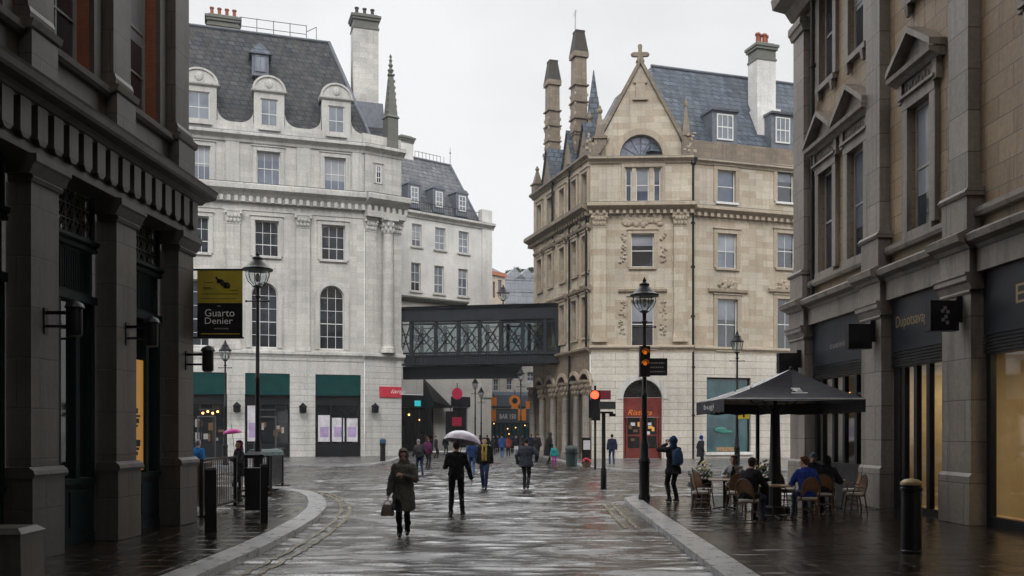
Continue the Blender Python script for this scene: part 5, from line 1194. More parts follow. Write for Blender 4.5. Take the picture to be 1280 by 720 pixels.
# bollards
def bollard_sq(px, pb, pt, w, lab):
    x, y = gp(px, pb); h = za(pt, y); t = thing('bollard', lab, 'bollard', TM(x, y, 0, .3), 'square black bollards on the left pavement')
    MB().frus(0, 0, 0, h-.05, w/2*1.0, w/2*1.0, w/2*.95, w/2*.95).build('post', m_iron, t); MB().frus(0, 0, h-.047, h, w/2*1.02, w/2*1.02, w/2*.8, w/2*.8).build('cap', m_iron, t); return t
bollard_sq(263.5, 665, 584, .22, 'square black bollard nearest the dark stone pier')
bollard_sq(330, 653, 580, .155, 'slimmer square black bollard in front of the black litter bin')
x, y = gp(1139, 691); h = za(598, y); t = thing('bollard', 'stout round black bollard with a pale gold domed cap on the right pavement', 'bollard', TM(x, y, 0))
MB().lathe([(.165, 0), (.165, .04), (.155, .05), (.15, h-.2), (.17, h-.19), (.17, h-.15), (.15, h-.14), (.15, h-.1)], n=24).build('post', m_iron, t, smooth=True); MB().lathe([(.165, h-.1), (.165, h-.075), (.15, h-.045), (.1, h-.015), (.02, h)], n=24).build('cap', m_gold, t, smooth=True)
t = thing('bollard', 'small dark bollard with blue top at the cream building corner', 'bollard', TM(xa(478.5, 60), 60, 0)); MB().lathe([(.18, 0), (.17, 1.0), (.2, 1.02), (.2, 1.2)], n=12).build('post', m_iron, t); MB().lathe([(.2, 1.203), (.2, 1.4), (.1, 1.47)], n=12).build('cap', plain('blue bollard top', (.02, .07, .16), .4), t)
mb = MB(); x, y = gp(8, 727); mb.frus(0, 0, 0, .62, .33, .33, .31, .31); mb.frus(0, 0, .623, .69, .34, .34, .26, .26); t = thing('stone_block', 'low square grey stone block at the bottom left corner', 'block', TM(x-.05, y+.1, 0, .06)); mb.build('block', m_dark_t, t)
# litter bin on the left pavement
x, y = gp(317.5, 640); t = thing('litter_bin', 'black litter bin behind the slim square bollard', 'bin', TM(x, y, 0, .25))
mb = MB(); mb.frus(0, 0, .05, 1.05, .2, .2, .22, .22); mb.build('body', m_iron, t); mb = MB(); [mb.box(a-.02, a+.02, b-.02, b+.02, 1.05, 1.28) for a in (-.18, .18) for b in (-.18, .18)]; mb.box(-.23, .23, -.23, .23, 1.283, 1.36); mb.frus(0, 0, 1.363, 1.43, .23, .23, .12, .12); mb.build('hood', m_iron, t)
x, y = xa(714.5, 50.4), 50.4; t = thing('litter_bin', 'dark green litter bin at the sandstone corner', 'bin', TM(x, y, 0)); MB().lathe([(.3, 0), (.33, .9), (.36, .92), (.36, 1.0), (.3, 1.1), (.1, 1.16)], n=14).build('body', m_bin, t, smooth=True); MB().lathe([(.365, .7), (.365, .78)], n=14).build('band', m_iron, t)
x, y = xa(733, 49.5), 49.5; t = thing('notice_stand', 'dark notice stand with white paper beside the green bin', 'sign', TM(x, y, 0)); mb = MB(); mb.box(-.24, .24, -.04, .04, .15, 1.6); mb.box(-.2, -.15, -.2, .2, 0, .15); mb.box(.15, .2, -.2, .2, 0, .15); mb.build('frame', m_black, t); MB().box(-.17, .2, -.055, -.042, .95, 1.45).build('paper', m_white_p, t)
x, y = gp(868, 608, ROAD); mb = MB().frus(0, 0, 0, .16, .24, .16, .2, .12); tag(mb.build('utility_box', m_bin, None, TM(x, y, ROAD)), 'small dark green box lying in the road by the wicker chairs', 'box')
# crowd barriers on the left pavement
def barrier(p0, p1, h, lab, bars, foot=True, cover=False):
    (x0, y0), (x1, y1) = p0, p1; L = hypot(x1-x0, y1-y0); M = TM(x0, y0, 0, atan2(y1-y0, x1-x0)); t = thing('barrier', lab, 'barrier', M, 'black barriers on the left pavement')
    mb = MB(); mb.box(-.04, .04, -.04, .04, 0, h); mb.box(L-.04, L+.04, -.04, .04, 0, h); mb.box(.04, L-.04, -.025, .025, h-.06, h-.01); mb.box(.04, L-.04, -.025, .025, .12, .18); mb.build('frame', m_iron, t)
    mb = MB()
    for k in range(1, bars): u = L*k/bars; mb.tube((u, 0, .18), (u, 0, h-.06), .012, .012, 5)
    mb.build('bars', m_iron, t)
    for u in (0.0, L): MB().box(u-.05, u+.05, -.25, .25, 0, .035).build('foot', m_iron, t)
    return t
b1 = barrier(gp(252, 646), gp(294, 633), 1.3, 'black barred barrier between the stone pier and the woman with the pink umbrella', 18)
b2 = barrier((xa(300, 27.2), 27.2), (xa(336, 29.5), 29.5), 1.25, 'black barred barrier behind the litter bin', 12)
b3 = barrier((xa(338.5, 30.2), 30.2), (xa(353, 32.4), 32.4), 1.3, 'solid black barrier with a pale top rail nearest the road', 10)
MB().box(.05, hypot(xa(353, 32.4)-xa(338.5, 30.2), 2.2)-.05, -.012, .012, .2, 1.2).build('panel', m_iron, b3); MB().box(-.06, 2.3, -.06, .06, 1.303, 1.34).build('rail', m_lattice, b3)
mb = MB(); n = 10
for i in range(n):
    for j in range(3): pass
a_ = TM(xa(318, 28.8), 28.8, 0, .9)
mb.mould(-.1, .95, [(-.22, 1.27), (.22, 1.27), (.26, 1.16), (.16, 1.33), (-.1, 1.36), (-.22, 1.3)]); tag(mb.build('folded_cover', plain('wet teal cloth', (.03, .07, .07), .3, 0, .3, 5), None, a_), 'small folded wet teal cover lying over the barrier tops', 'cover')
mb = MB(); mb.box(-.35, .35, -.25, .25, 0, .9); mb.mould(-.38, .38, [(-.28, .903), (.28, .903), (.25, 1.0), (-.25, 1.02)]); tag(mb.build('covered_crate', m_cane, None, TM(xa(246, 27), 27, 0)), 'brown covered crate beside the stone pier behind the barrier', 'crate')
# hanging banner on the left building's corner
d = 19.75; bx0, bx1 = xa(247, d), xa(303, d); z0, z1 = za(421, d), za(338.5, d); zm = za(379, d)
t = thing('banner_sign', 'yellow and black banner sign hanging from the dark stone corner', 'sign', TM(bx0, d, 0))
w = bx1-bx0; MB().box(0, w, -.02, .02, zm+.002, z1).build('upper_panel', m_yellow, t); MB().box(0, w, -.02, .02, z0, zm).build('lower_panel', m_black, t)
[MB().box(-.25, w+.03, -.02, .02, q, q+.037).build('bracket', m_iron, t) for q in (z1+.003, z0-.04)]
mb = MB(); P = [(.42, .60), (.46, .52), (.56, .50), (.60, .42), (.70, .40), (.72, .30), (.60, .30), (.66, .36), (.55, .37), (.52, .45), (.44, .46)]
for i in range(len(P)-1): mb.tube((P[i][0]*w, -.026, zm+(P[i][1]+.2)*(z1-zm)), (P[i+1][0]*w, -.026, zm+(P[i+1][1]+.2)*(z1-zm)), .022, .022, 5)
for k, (a, b, zf) in enumerate(((.15, .36, .62), (.13, .3, .46), (.14, .34, .42), (.1, .9, .27), (.1, .85, .12), (.72, .9, .38))):
    u = a
    while u < b: q = .012+.02*rr.random(); mb.box(u*w, (u+q)*w, -.024, -.021, zm+zf*(z1-zm), zm+(zf+.025)*(z1-zm)); u += q+.01
mb.build('emblem', m_black, t)
text_q.append(('Guarto', 'plain', t, TM(bx0+w*.17, d-.024, zm-.40*(zm-z0)), w*.66, (zm-z0)*.22, m_letter, 0)); text_q.append(('Denier', 'plain', t, TM(bx0+w*.17, d-.024, zm-.62*(zm-z0)), w*.62, (zm-z0)*.19, m_letter, 0))
mb = MB(); u = .38
while u < .7: q = .02+.02*rr.random(); mb.box(u*w, (u+q)*w, -.024, -.021, zm-.78*(zm-z0), zm-.74*(zm-z0)); u += q+.01
mb.box(.45*w, .52*w, -.024, -.021, zm-.11*(zm-z0), zm-.07*(zm-z0)); mb.build('small_print', m_letterd, t); MB().box(.08*w, .95*w, -.024, -.021, zm-.93*(zm-z0), zm-.90*(zm-z0)).build('stripe', m_yellow, t)
# lettering on the right-hand shop boards
def e_text(s, px, py, d1, d0, h, mat):
    u0, u1 = ue(d1), ue(d0); text_q.append((s, 'plain', bE, frE.M @ TM(u0, .36-.066, py), u1-u0, h, mat, 0))
e_text('Dupotsavagie', 22.25, 4.35, 22.45, 20.7, .36, m_gold); e_text('EILDERN', 17.0, 4.35, 17.5, 14.9, .36, m_gold); e_text('cusiniere', 26.6, 4.3, 26.6, 24.9, .16, m_letterd)
# ---------------------------------------------------------------- cafe
pcx, pcy = 6.25, 21.85; ax0, ax1, ay0, ay1 = 4.72, 7.85, 20.35, 23.4; ze, za_p = 2.64, 3.40
t = thing('cafe_parasol', 'large square dark navy cafe parasol with a pale sheen painted on its wet top over the tables', 'parasol', TM(pcx, pcy, 0))
def panelmesh(p, q, name, mat):
    mb = MB(); n = 8
    for i in range(n):
        for j in range(n):
            def P(i, j):
                s, v = i/n, j/n; e = [p[k]+(q[k]-p[k])*s for k in (0, 1)]; x = e[0]*(1-v)+.38*v; y = e[1]*(1-v); sag = .10*sin(pi*v)*(1-.6*abs(2*s-1)); return (x, y, ze+(za_p-ze)*v-sag-.055*sin(pi*s)*(1-v))
            mb.quad(P(i, j), P(i+1, j), P(i+1, j+1), P(i, j+1))
    return mb.build(name, mat, t, smooth=True)
hx, hy0 = (ax1-ax0)/2, (ay1-ay0)/2; C4 = [(-hx, -hy0), (hx, -hy0), (hx, hy0), (-hx, hy0)]
for i in range(4): cp = panelmesh(C4[i], C4[(i+1) % 4], 'canopy', m_sheencloth if i in (2, 3) else m_navy2); val = None
mb = MB()
for i in range(4):
    if i == 0: continue
    p, q = C4[i], C4[(i+1) % 4]; n = 12
    for k in range(n):
        a, b = [tuple(p[c]+(q[c]-p[c])*s for c in (0, 1)) for s in (k/n, (k+1)/n)]; dz = lambda s: .30+.02*sin(s*40)
        mb.quad((*a, ze), (*b, ze), (*b, ze-dz((k+1)/n)), (*a, ze-dz(k/n)))
vl = mb.build('valance', m_navy2, t)
mb = MB(); p, q = C4[0], C4[1]; mb.tube((p[0], p[1]-.01, ze-.01), (q[0], q[1]-.01, ze-.01), .022); mb.build('rim', m_sheencloth, t)
text_q.append(('bugi', 'plain', vl, TM(pcx-hx-.012, pcy+.55, ze-.24, -pi/2), 1.1, .16, m_letter, 0))
mk = MB(); sl_ = (za_p-ze)/hy0
for k, (a, b, z_) in enumerate(((0, .2, .28), (.03, .2, .22), (0, .12, .17), (.05, .21, .12))): mk.box(a, b, 0, .004, z_, z_+.035)
mk.box(-.06, .3, 0, .004, .02, .05)
th = atan2(za_p-ze-.05, hy0); mk.build('emblem', m_letter, t, TM(pcx+.02, pcy-hy0-.0, ze+.0) @ Matrix.Rotation(-(pi/2-th), 4, 'X') @ TM(0, -.075, .12))
mb = MB(); mb.lathe([(.34, 0), (.34, .12), (.15, .16), (.105, 2.4), (.05, 2.5), (.05, za_p-.30)], n=14); mb.build('mast', m_iron, t, smooth=True)
for p in C4: MB().tube((.2, 0, za_p-.25), (p[0]*.97, p[1]*.97, ze+.0), .018).build('rib', m_iron, t)
for p in C4: MB().tube((0, 0, ze-.35), (p[0]*.5, p[1]*.5, ze+.28), .016).build('strut', m_iron, t)
MB().ball((.38, 0, za_p+.01), .05).build('finial', m_iron, t)
x, y = xa(947, 21.0), 23.4; x = xa(947, y); tag(MB().lathe([(.09, 0), (.07, .3), (.05, .35), (.05, 2.66), (.02, 2.7)], n=10).build('pole', m_iron, None, TM(x, y, 0), smooth=True), 'thin black pole left of the thick parasol mast', 'pole')
d = 45.7; mb = MB(); t = thing('yellow_notice', 'yellow grid notice on the slim lamp post behind the parasol', 'sign', TM(xa(929.5, d), d, za(514, d))); MB().box(-.27, .27, -.02, .02, -.38, .38).build('panel', plain('yellow notice', (.62, .45, .02), .5), t); mb.box(-.05, .05, -.026, -.021, -.3, .3); [mb.box(-.22, .22, -.026, -.021, z-.03, z+.03) for z in (-.13, .13)]; mb.build('grid_mark', m_black, t)
def chair_proto(M, lab):
    t = thing('wicker_chair', lab, 'chair', M, 'brown wicker bistro chairs outside the cafe')
    MB().lathe([(.19, .445), (.205, .45), (.21, .475), (.20, .495), (.02, .50)], n=20).build('seat', m_cush, t, smooth=True)
    mb = MB(); n = 16
    for i in range(n): mb.tube((.215*cos(2*pi*i/n), .215*sin(2*pi*i/n), .43), (.215*cos(2*pi*(i+1)/n), .215*sin(2*pi*(i+1)/n), .43), .016)
    for i in range(n): mb.tube((.17*cos(2*pi*i/n), .17*sin(2*pi*i/n), .22), (.17*cos(2*pi*(i+1)/n), .17*sin(2*pi*(i+1)/n), .22), .009, .009, 5)
    P = [(-.19, .11, .43)]+[(-.215*cos(pi*i/10) if i not in (0, 10) else (-.21 if i == 0 else .21), .17+.05*sin(pi*i/10), .62+.30*sin(pi*i/10)) for i in range(11)]+[(.19, .11, .43)]
    mb.path(P, .016, 6); mb.path([(-.20, .13, .60), (-.25, .0, .64), (-.22, -.12, .60), (-.18, -.14, .45)], .013, 5); mb.path([(.20, .13, .60), (.25, .0, .64), (.22, -.12, .60), (.18, -.14, .45)], .013, 5); mb.build('frame', m_cane, t)
    mb = MB(); pts = [(x_*.86, y_, .52+(z_-.43)*.80) for x_, y_, z_ in P]
    mb.add([(x_, y_-.006, z_) for x_, y_, z_ in pts]+[(x_, y_+.006, z_) for x_, y_, z_ in pts], [tuple(range(len(pts))), tuple(range(2*len(pts)-1, len(pts)-1, -1))]+[(i, i+len(pts), (i+1) % len(pts)+len(pts), (i+1) % len(pts)) for i in range(len(pts))]); mb.build('backrest', m_rattan, t)
    for sx, sy in ((-1, -1), (1, -1), (-1, 1), (1, 1)): MB().tube((sx*.17, sy*.14, .43), (sx*.20, sy*.20, 0), .017, .014).build('leg', m_cane, t)
    return t
def yawTo(p, q): dx, dy = q[0]-p[0], q[1]-p[1]; return atan2(dx, -dy)
CH = {'man': (4.98, 19.35), 'blue': (6.42, 20.0), 'grey': (7.72, 23.65), 'black': (7.25, 21.35), 'woman': (5.72, 23.7)}
TB = [(5.72, 20.1), (7.75, 22.4), (5.2, 22.55)]
chairs = [((CH['man']), yawTo(CH['man'], TB[0]), 'wicker chair carrying the man in the black jacket'), (CH['blue'], yawTo(CH['blue'], (6.2, 22)), 'wicker chair carrying the man in the royal blue jacket'),
 (CH['grey'], yawTo(CH['grey'], TB[1]), 'wicker chair carrying the man in the blue grey cap'), (CH['black'], yawTo(CH['black'], TB[1]), 'wicker chair carrying the person in the black hood'), (CH['woman'], yawTo(CH['woman'], TB[2]), 'wicker chair carrying the woman facing the street'),
 ((7.98, 21.35), -pi/2, 'empty wicker chair nearest the grey stone pier'), ((4.5, 21.9), pi/2, 'empty wicker chair, leftmost at the pavement edge'), ((4.78, 23.0), pi*.62, 'empty wicker chair just behind the leftmost one'), ((5.3, 21.75), pi, 'empty wicker chair turned away, behind the man in the black jacket'), ((8.45, 22.9), -pi*.55, 'empty wicker chair by the shop window behind the chair nearest the pier'), ((6.75, 22.7), pi*.6, 'empty wicker chair just right of the parasol mast')]
c0 = chair_proto(TM(*chairs[0][0], 0, chairs[0][1]), chairs[0][2])
for (p, a, lab) in chairs[1:]: copy_tree(c0, TM(*p, 0, a), lab)
def table(p, lab):
    t = thing('cafe_table', lab, 'table', TM(*p, 0, .2), 'small wooden cafe tables'); MB().lathe([(.36, .715), (.38, .72), (.38, .74), (.36, .745)], n=24).build('tabletop', m_wood, t); mb = MB(); mb.lathe([(.03, .03), (.03, .712)], n=10); mb.build('stem', m_iron, t)
    for k in range(4): a = pi*k/2; MB().tube((.03*cos(a), .03*sin(a), .07), (.3*cos(a), .3*sin(a), .02), .02).build('leg', m_iron, t)
    return t
table(TB[0], 'wooden cafe table in front of the man in the black jacket'); table(TB[1], 'wooden cafe table between the men in blue jacket and grey cap'); table(TB[2], 'wooden cafe table beside the empty left wicker chairs')
def cup(p, dx, dy, lab):
    m = TM(p[0]+dx, p[1]+dy, .747); t = thing('coffee_cup', lab, 'cup', m); MB().lathe([(.075, 0), (.08, .01), (.03, .012)], n=12).build('saucer', m_letter, t); MB().lathe([(.025, .014), (.04, .06), (.042, .075), (.036, .07)], n=12).build('cup', m_letter, t)
cup(TB[0], -.12, -.1, 'white coffee cup on the table before the man in the black jacket'); cup(TB[1], .1, -.05, 'white coffee cup on the table of the man in the grey cap')
def planter(x, y, h, w, lab, nleaf=150, nf=24, seed=1):
    t = thing('flower_planter', lab, 'planter', TM(x, y, 0), 'flower planters by the cafe'); MB().frus(0, 0, 0, h, w*.42, w*.42, w*.5, w*.5).build('pot', m_iron, t); rr = random.Random(seed); lf = MB(); fl = MB(); yf = MB()
    for k in range(nleaf):
        a = rr.random()*2*pi; r = w*.7*rr.random()**.5; c = Vector((r*cos(a), r*sin(a), h+.02+.38*rr.random()*(1-r/w*.8))); n = Vector((rr.gauss(0, 1), rr.gauss(0, 1), rr.gauss(0, 1)+.6)).normalized(); e = n.orthogonal().normalized(); f = n.cross(e); s = .05
        lf.quad(c-e*s, c-f*s*.5, c+e*s, c+f*s*.5)
    for k in range(nf): a = rr.random()*2*pi; r = w*.6*rr.random()**.5; (fl if k % 3 else yf).ball((r*cos(a), r*sin(a), h+.22+.24*rr.random()), .035, None, None, 6, 4)
    lf.build('leaves', m_leaf, t); fl.build('blossom', m_flower, t); yf.build('blossom', m_yflower, t)
planter(xa(957, 22.6), 22.6, .78, .42, 'flower planter with white and yellow blossoms by the parasol mast', seed=2); planter(xa(876, 25.2), 25.2, .62, .5, 'flower planter with pale blossoms behind the leftmost wicker chair', seed=3)
x, y = xa(733, 49.0), 49.0; t = thing('flower_planter', 'low pot of red flowers at the foot of the notice stand', 'planter', TM(x, y, 0)); MB().lathe([(.15, 0), (.22, .3)], n=12).build('pot', m_cane, t); mb = MB(); [mb.ball((.18*cos(k), .18*sin(k*1.7), .36+.05*(k % 3)), .07, None, None, 6, 4) for k in range(9)]; mb.build('blossom', m_redsign, t)
# ---------------------------------------------------------------- people
soft_q = []          # (object, voxel, smoothing, wrinkle)
V = Vector
def ik(a, b, l1, l2, hint):
    d = b-a; L = min(d.length, (l1+l2)*.998); dn = d.normalized(); x = (l1*l1-l2*l2+L*L)/(2*L); h = sqrt(max(0, l1*l1-x*x)); pr = hint-dn*hint.dot(dn)
    return a+dn*x+pr.normalized()*h, a+dn*L
def cap(mb, p0, p1, r0, r1):
    mb.tube(p0, p1, r0, r1, 12); mb.ball(p0, r0, None, None, 12, 8); mb.ball(p1, r1, None, None, 12, 8)
def loft(mb, rings, n=18):      # (centre, half width, half depth, axis x, axis y)
    vs = []
    for c, a, b, X, Y in rings:
        for i in range(n): t = 2*pi*i/n; vs.append(c+X*(a*cos(t))+Y*(b*sin(t)))
    m = len(rings); mb.add(vs, [(j*n+i, j*n+(i+1) % n, (j+1)*n+(i+1) % n, (j+1)*n+i) for j in range(m-1) for i in range(n)]+[tuple(range(n-1, -1, -1)), tuple((m-1)*n+i for i in range(n))])
def ell(mb, c, Rm, rx, ry, rz, n=14, m=10):
    q = MB(); q.ball((0, 0, 0), rx, ry, rz, n, m); mb.add([c+Rm @ V(v) for v in q.v], q.f)
def hand(mb, w, d, lat, nrm, s, curl=.6, right=1):   # w wrist, d direction of the palm, lat towards the thumb side, nrm palm facing
    for k in (-1, 1): cap(mb, w+d*.01*s, w+d*.085*s+lat*(.018*k*s), .021*s, .016*s)
    for i, (o, L) in enumerate(((.033, .072), (.011, .08), (-.011, .075), (-.033, .058))):
        b = w+d*.085*s+lat*(o*s); f = (d*cos(curl*.7)+nrm*sin(curl*.7)+lat*(o*1.5)).normalized(); m1 = b+f*(L*.5*s); f2 = (d*cos(curl*1.7)+nrm*sin(curl*1.7)).normalized()
        cap(mb, b, m1, .0098*s, .0092*s); cap(mb, m1, m1+f2*(L*.5*s), .0092*s, .008*s)
    b = w+d*.025*s+lat*(.025*s); f = (lat*.75+d*.6+nrm*.25).normalized(); m1 = b+f*(.045*s); cap(mb, b, m1, .013*s, .0105*s); cap(mb, m1, m1+(f*.5+d*.7+nrm*.3).normalized()*(.033*s), .0105*s, .009*s)
def person(M, lab, S=1.0, group=None, pel=(0, 0, .93), lean=(0, 0), feet=((.10, -.02, .085), (-.10, .04, .085)), hands=((.27, -.06, .86), (-.27, -.04, .86)), elb=None, kneeh=(0, -1, .1),
           head=(0, 0), top=None, tr=None, shoe=None, hairm=None, hair='short', hem=None, hoodm=None, scarf=None, cuff=1.0, voxel=.014, bulk=1.0, skin=None, eyes=True, footdir=((0, -1), (0, -1)), belly=None, hand_dir=(None, None), curls=(.6, .6), flare=1.0, tilt=0):
    t = thing('person', lab, 'person', M, group); sk = skin or m_skin
    pel = V(pel)*S; up = V((lean[0], lean[1], 1)).normalized(); X = V((1, 0, 0)); X = (X-up*X.dot(up)).normalized(); Y = up.cross(X)
    def sp(z, dx=0, dy=0): return pel+up*(z*S)+X*(dx*S)+Y*(dy*S)
    B, T, G, SH = MB(), MB(), MB(), [MB(), MB()]
    bs = lambda z, a, b, dy=0: (sp(z, 0, dy), a*S, b*S, X, Y)
    loft(B, [bs(-.08, .10, .08), bs(.0, .155, .10), bs(.18, .125, .085), bs(.36, .155, .10), bs(.46, .16, .085), bs(.52, .08, .06)])
    nb, hd = sp(.50, 0, .01), sp(.665, 0, -.02); cap(B, nb, sp(.60, 0, 0), .058*S, .055*S)
    Rh = Matrix.Rotation(head[0], 3, 'Z') @ Matrix.Rotation(head[1], 3, 'X') @ Matrix.Rotation(tilt, 3, 'Y')
    P = lambda x, y, z: hd+Rh @ (V((x, y, z))*S)
    ell(B, P(0, .012, .03), Rh, .076*S, .094*S, .095*S); ell(B, P(0, -.018, -.045), Rh, .06*S, .07*S, .075*S); ell(B, P(0, -.045, -.095), Rh, .03*S, .03*S, .025*S)
    cap(B, P(0, -.082, .01), P(0, -.102, -.03), .011*S, .017*S); cap(B, P(-.035, -.078, .028), P(.035, -.078, .028), .014*S, .014*S); cap(B, P(-.02, -.083, -.066), P(.02, -.083, -.066), .011*S, .011*S)
    for s in (-1, 1): ell(B, P(s*.078, .01, -.005), Rh, .012*S, .022*S, .034*S)
    bk = bulk
    ts = lambda z, a, b, dy=0: (sp(z, 0, dy), a*S*bk, b*S*bk, X, Y)
    lo = [] if hem is not None else [ts(-.10, .175, .125)]
    loft(T, lo+[ts(.0, .178, .128), ts(.18, .160, .118), ts(.34, .19, .135), ts(.44, .185, .115), ts(.50, .10, .08), ts(.55, .074, .07, .012)])
    if hem is not None:
        z0 = hem*S; c = V((pel.x, pel.y, z0)); w = .20*S*bk*flare; loft(T, [(c, w, .17*S*bk*flare, V((1, 0, 0)), V((0, 1, 0))), (V((pel.x, pel.y, (z0+pel.z)/2)), w*.97, .155*S*bk*flare, V((1, 0, 0)), V((0, 1, 0))), (sp(.05), .18*S*bk, .13*S*bk, X, Y), (sp(.2), .162*S*bk, .12*S*bk, X, Y)])
    for i, s in enumerate((1, -1)):
        sh = sp(.445, s*.175, 0); e, w = ik(sh, V(hands[i])*S, .29*S, .26*S, V(elb[i] if elb else (s*.35, 1, -.2)))
        cap(B, sh, e, .05*S, .042*S); cap(B, e, w, .042*S, .028*S)
        cap(T, sh, e, .066*S*bk, .056*S*bk); ce = e+(w-e)*(.97*cuff); cap(T, e, ce, .056*S*bk, .042*S*bk); cap(T, sp(.45, s*.06, 0), sh, .075*S, .066*S*bk)
        d = (w-e).normalized() if hand_dir[i] is None else V(hand_dir[i]).normalized(); nr = V((-s, 0, 0)); nr = (nr-d*nr.dot(d)); nr = nr.normalized() if nr.length > .1 else V((0, 1, 0)); lat = nr.cross(d)*s
        if lat.y > 0: lat = -lat
        hand(B, w, d, lat, nr, S, curls[i])
        hp = sp(-.02, s*.092, 0); k, a = ik(hp, V(feet[i])*S, .445*S, .43*S, V(kneeh))
        cap(B, hp, k, .078*S, .05*S); cap(B, k, a, .05*S, .036*S); cap(G, hp, k, .092*S, .066*S); cap(G, k, a+V((0, 0, -.02*S)), .066*S, .054*S)
        fd = V((footdir[i][0], footdir[i][1], 0)).normalized(); toe = a+fd*(.14*S); toe.z = a.z-.045*S; hl = a-fd*(.05*S); hl.z = a.z-.045*S
        cap(SH[i], hl, toe, .040*S, .036*S); cap(SH[i], a+V((0, 0, -.01)), a+fd*.06*S+V((0, 0, -.035*S)), .047*S, .042*S); cap(B, a, a+fd*(.1*S)+V((0, 0, -.04*S)), .034*S, .026*S)
    loft(G, [(sp(-.10), .11*S, .10*S, X, Y), (sp(.0), .172*S, .118*S, X, Y), (sp(.10), .155*S, .11*S, X, Y)])
    def q(mb, name, mat, sm, wr, par=t, vx=voxel):
        o = mb.build(name, mat, par, W[t], smooth=True); soft_q.append((o, vx, sm, wr)); return o
    q(B, 'body', sk, 2, 0, vx=min(voxel, .011) if voxel < .02 else voxel); q(T, 'coat' if hem is not None else 'jacket', top, 4, .028 if voxel < .02 else .02); q(G, 'trousers', tr, 4, .022 if voxel < .02 else .015)
    for m in SH: q(m, 'shoe', shoe or m_black, 2, 0)
    if hair:
        h = MB(); ell(h, P(0, .03, .045), Rh, .086*S, .092*S, .092*S); ell(h, P(0, -.03, .098), Rh, .066*S, .055*S, .03*S)
        if hair == 'long': ell(h, P(0, .06, -.06), Rh, .085*S, .055*S, .13*S)
        if hair == 'short': ell(h, P(0, .06, -.01), Rh, .07*S, .045*S, .07*S)
        if hair == 'hat': ell(h, P(0, .01, .05), Rh, .092*S, .108*S, .088*S)
        q(h, 'hat' if hair == 'hat' else 'hair', hairm or m_black, 2, .012)
    if hoodm:
        h = MB(); ell(h, P(0, .035, .025), Rh, .108*S, .112*S, .128*S); ell(h, P(0, .03, -.10), Rh, .10*S, .085*S, .07*S); cap(h, sp(.50, -.06, .01), sp(.50, .06, .01), .075*S, .075*S); q(h, 'hood', hoodm, 3, .02)
    if scarf:
        h = MB(); n = 10
        for i in range(n): a0, a1 = 2*pi*i/n, 2*pi*(i+1)/n; cap(h, sp(.535, .085*cos(a0), .085*sin(a0)), sp(.535, .085*cos(a1), .085*sin(a1)), .035*S, .035*S)
        for s in (-1, 1): loft(h, [(sp(.02, s*.05, -.150), .04*S, .018*S, X, Y), (sp(.3, s*.055, -.165), .045*S, .02*S, X, Y), (sp(.5, s*.06, -.11), .035*S, .02*S, X, Y)])
        q(h, 'scarf', scarf, 2, .012)
    if belly:
        h = MB(); loft(h, [(sp(-.09, 0, -.085), .085*S, .055*S, X, Y), (sp(.18, 0, -.08), .08*S, .055*S, X, Y), (sp(.35, 0, -.095), .075*S, .058*S, X, Y), (sp(.5, 0, -.05), .05*S, .05*S, X, Y)]); q(h, 'shirt', belly, 2, .012)
    if eyes:
        for s in (-1, 1): e = MB(); ell(e, P(s*.03, -.086, .008), Rh, .012*S, .009*S, .008*S, 8, 6); e.build('eye', m_eye, t, W[t], smooth=True)
        e = MB(); cap(e, P(-.018, -.096, -.066), P(.018, -.096, -.066), .005*S, .005*S); e.build('mouth', m_lip, t, W[t], smooth=True)
    t['_h'] = 0; del t['_h']
    return t, P, sp
def umbrella(M, lab, r, hgt, m_out, stick, mat_h=None, tip=.12):     # canopy centre at the origin of M
    t = thing('umbrella', lab, 'umbrella', M); mb = MB(); n = 8; m = 7; vs = []
    for j in range(m+1):
        a = (pi*.5)*j/m
        for i in range(n*3):
            ph = 2*pi*i/(n*3); sc = 1-.07*(j/m)**2*(1-abs(cos(n*ph/2)))*1.6; vs.append((r*sin(a)*cos(ph)*sc, r*sin(a)*sin(ph)*sc, hgt*(cos(a)-1)+hgt))
    k = n*3; mb.add(vs, [(j*k+i, j*k+(i+1) % k, (j+1)*k+(i+1) % k, (j+1)*k+i) for j in range(m) for i in range(k)]); mb.build('canopy', m_out, t, smooth=True)
    MB().tube((0, 0, hgt), (0, 0, hgt+tip), .008).tube((0, 0, hgt), (0, 0, -stick), .008).build('shaft', m_iron, t); MB().tube((0, 0, -stick), (0, 0, -stick-.1), .015).build('handle', m_cane, t)
    for i in range(n): MB().tube((0, 0, hgt*.35), (r*.93*cos(2*pi*i/n), r*.93*sin(2*pi*i/n), .03), .006, .006, 4).build('rib', m_iron, t)
    return t
k_blk = cloth('black cloth', (.010, .010, .012)); k_char = cloth('charcoal cloth', (.022, .023, .026)); k_navy = cloth('navy cloth', (.012, .018, .040)); k_olive = cloth('grey green wool', (.12, .115, .10)); k_grey = cloth('blue grey cloth', (.042, .05, .065)); k_jean = cloth('denim', (.022, .04, .095)); k_jean2 = cloth('bright denim', (.05, .11, .25)); k_blue = cloth('royal blue cloth', (.012, .035, .22)); k_blue2 = cloth('mid blue cloth', (.02, .05, .15)); k_yel = cloth('mustard scarf', (.42, .30, .07)); k_pinkc = cloth('pink cloth', (.30, .03, .22)); k_teal = cloth('teal cloth', (.02, .22, .22)); k_purple = cloth('plum cloth', (.09, .015, .06)); k_brown = cloth('brown leather', (.20, .15, .12), .5); k_rust = cloth('rust cloth', (.2, .04, .025)); k_white = cloth('white cloth', (.5, .5, .52)); k_cap = cloth('blue grey cap', (.10, .14, .2)); k_green = cloth('lime cloth', (.2, .3, .03))
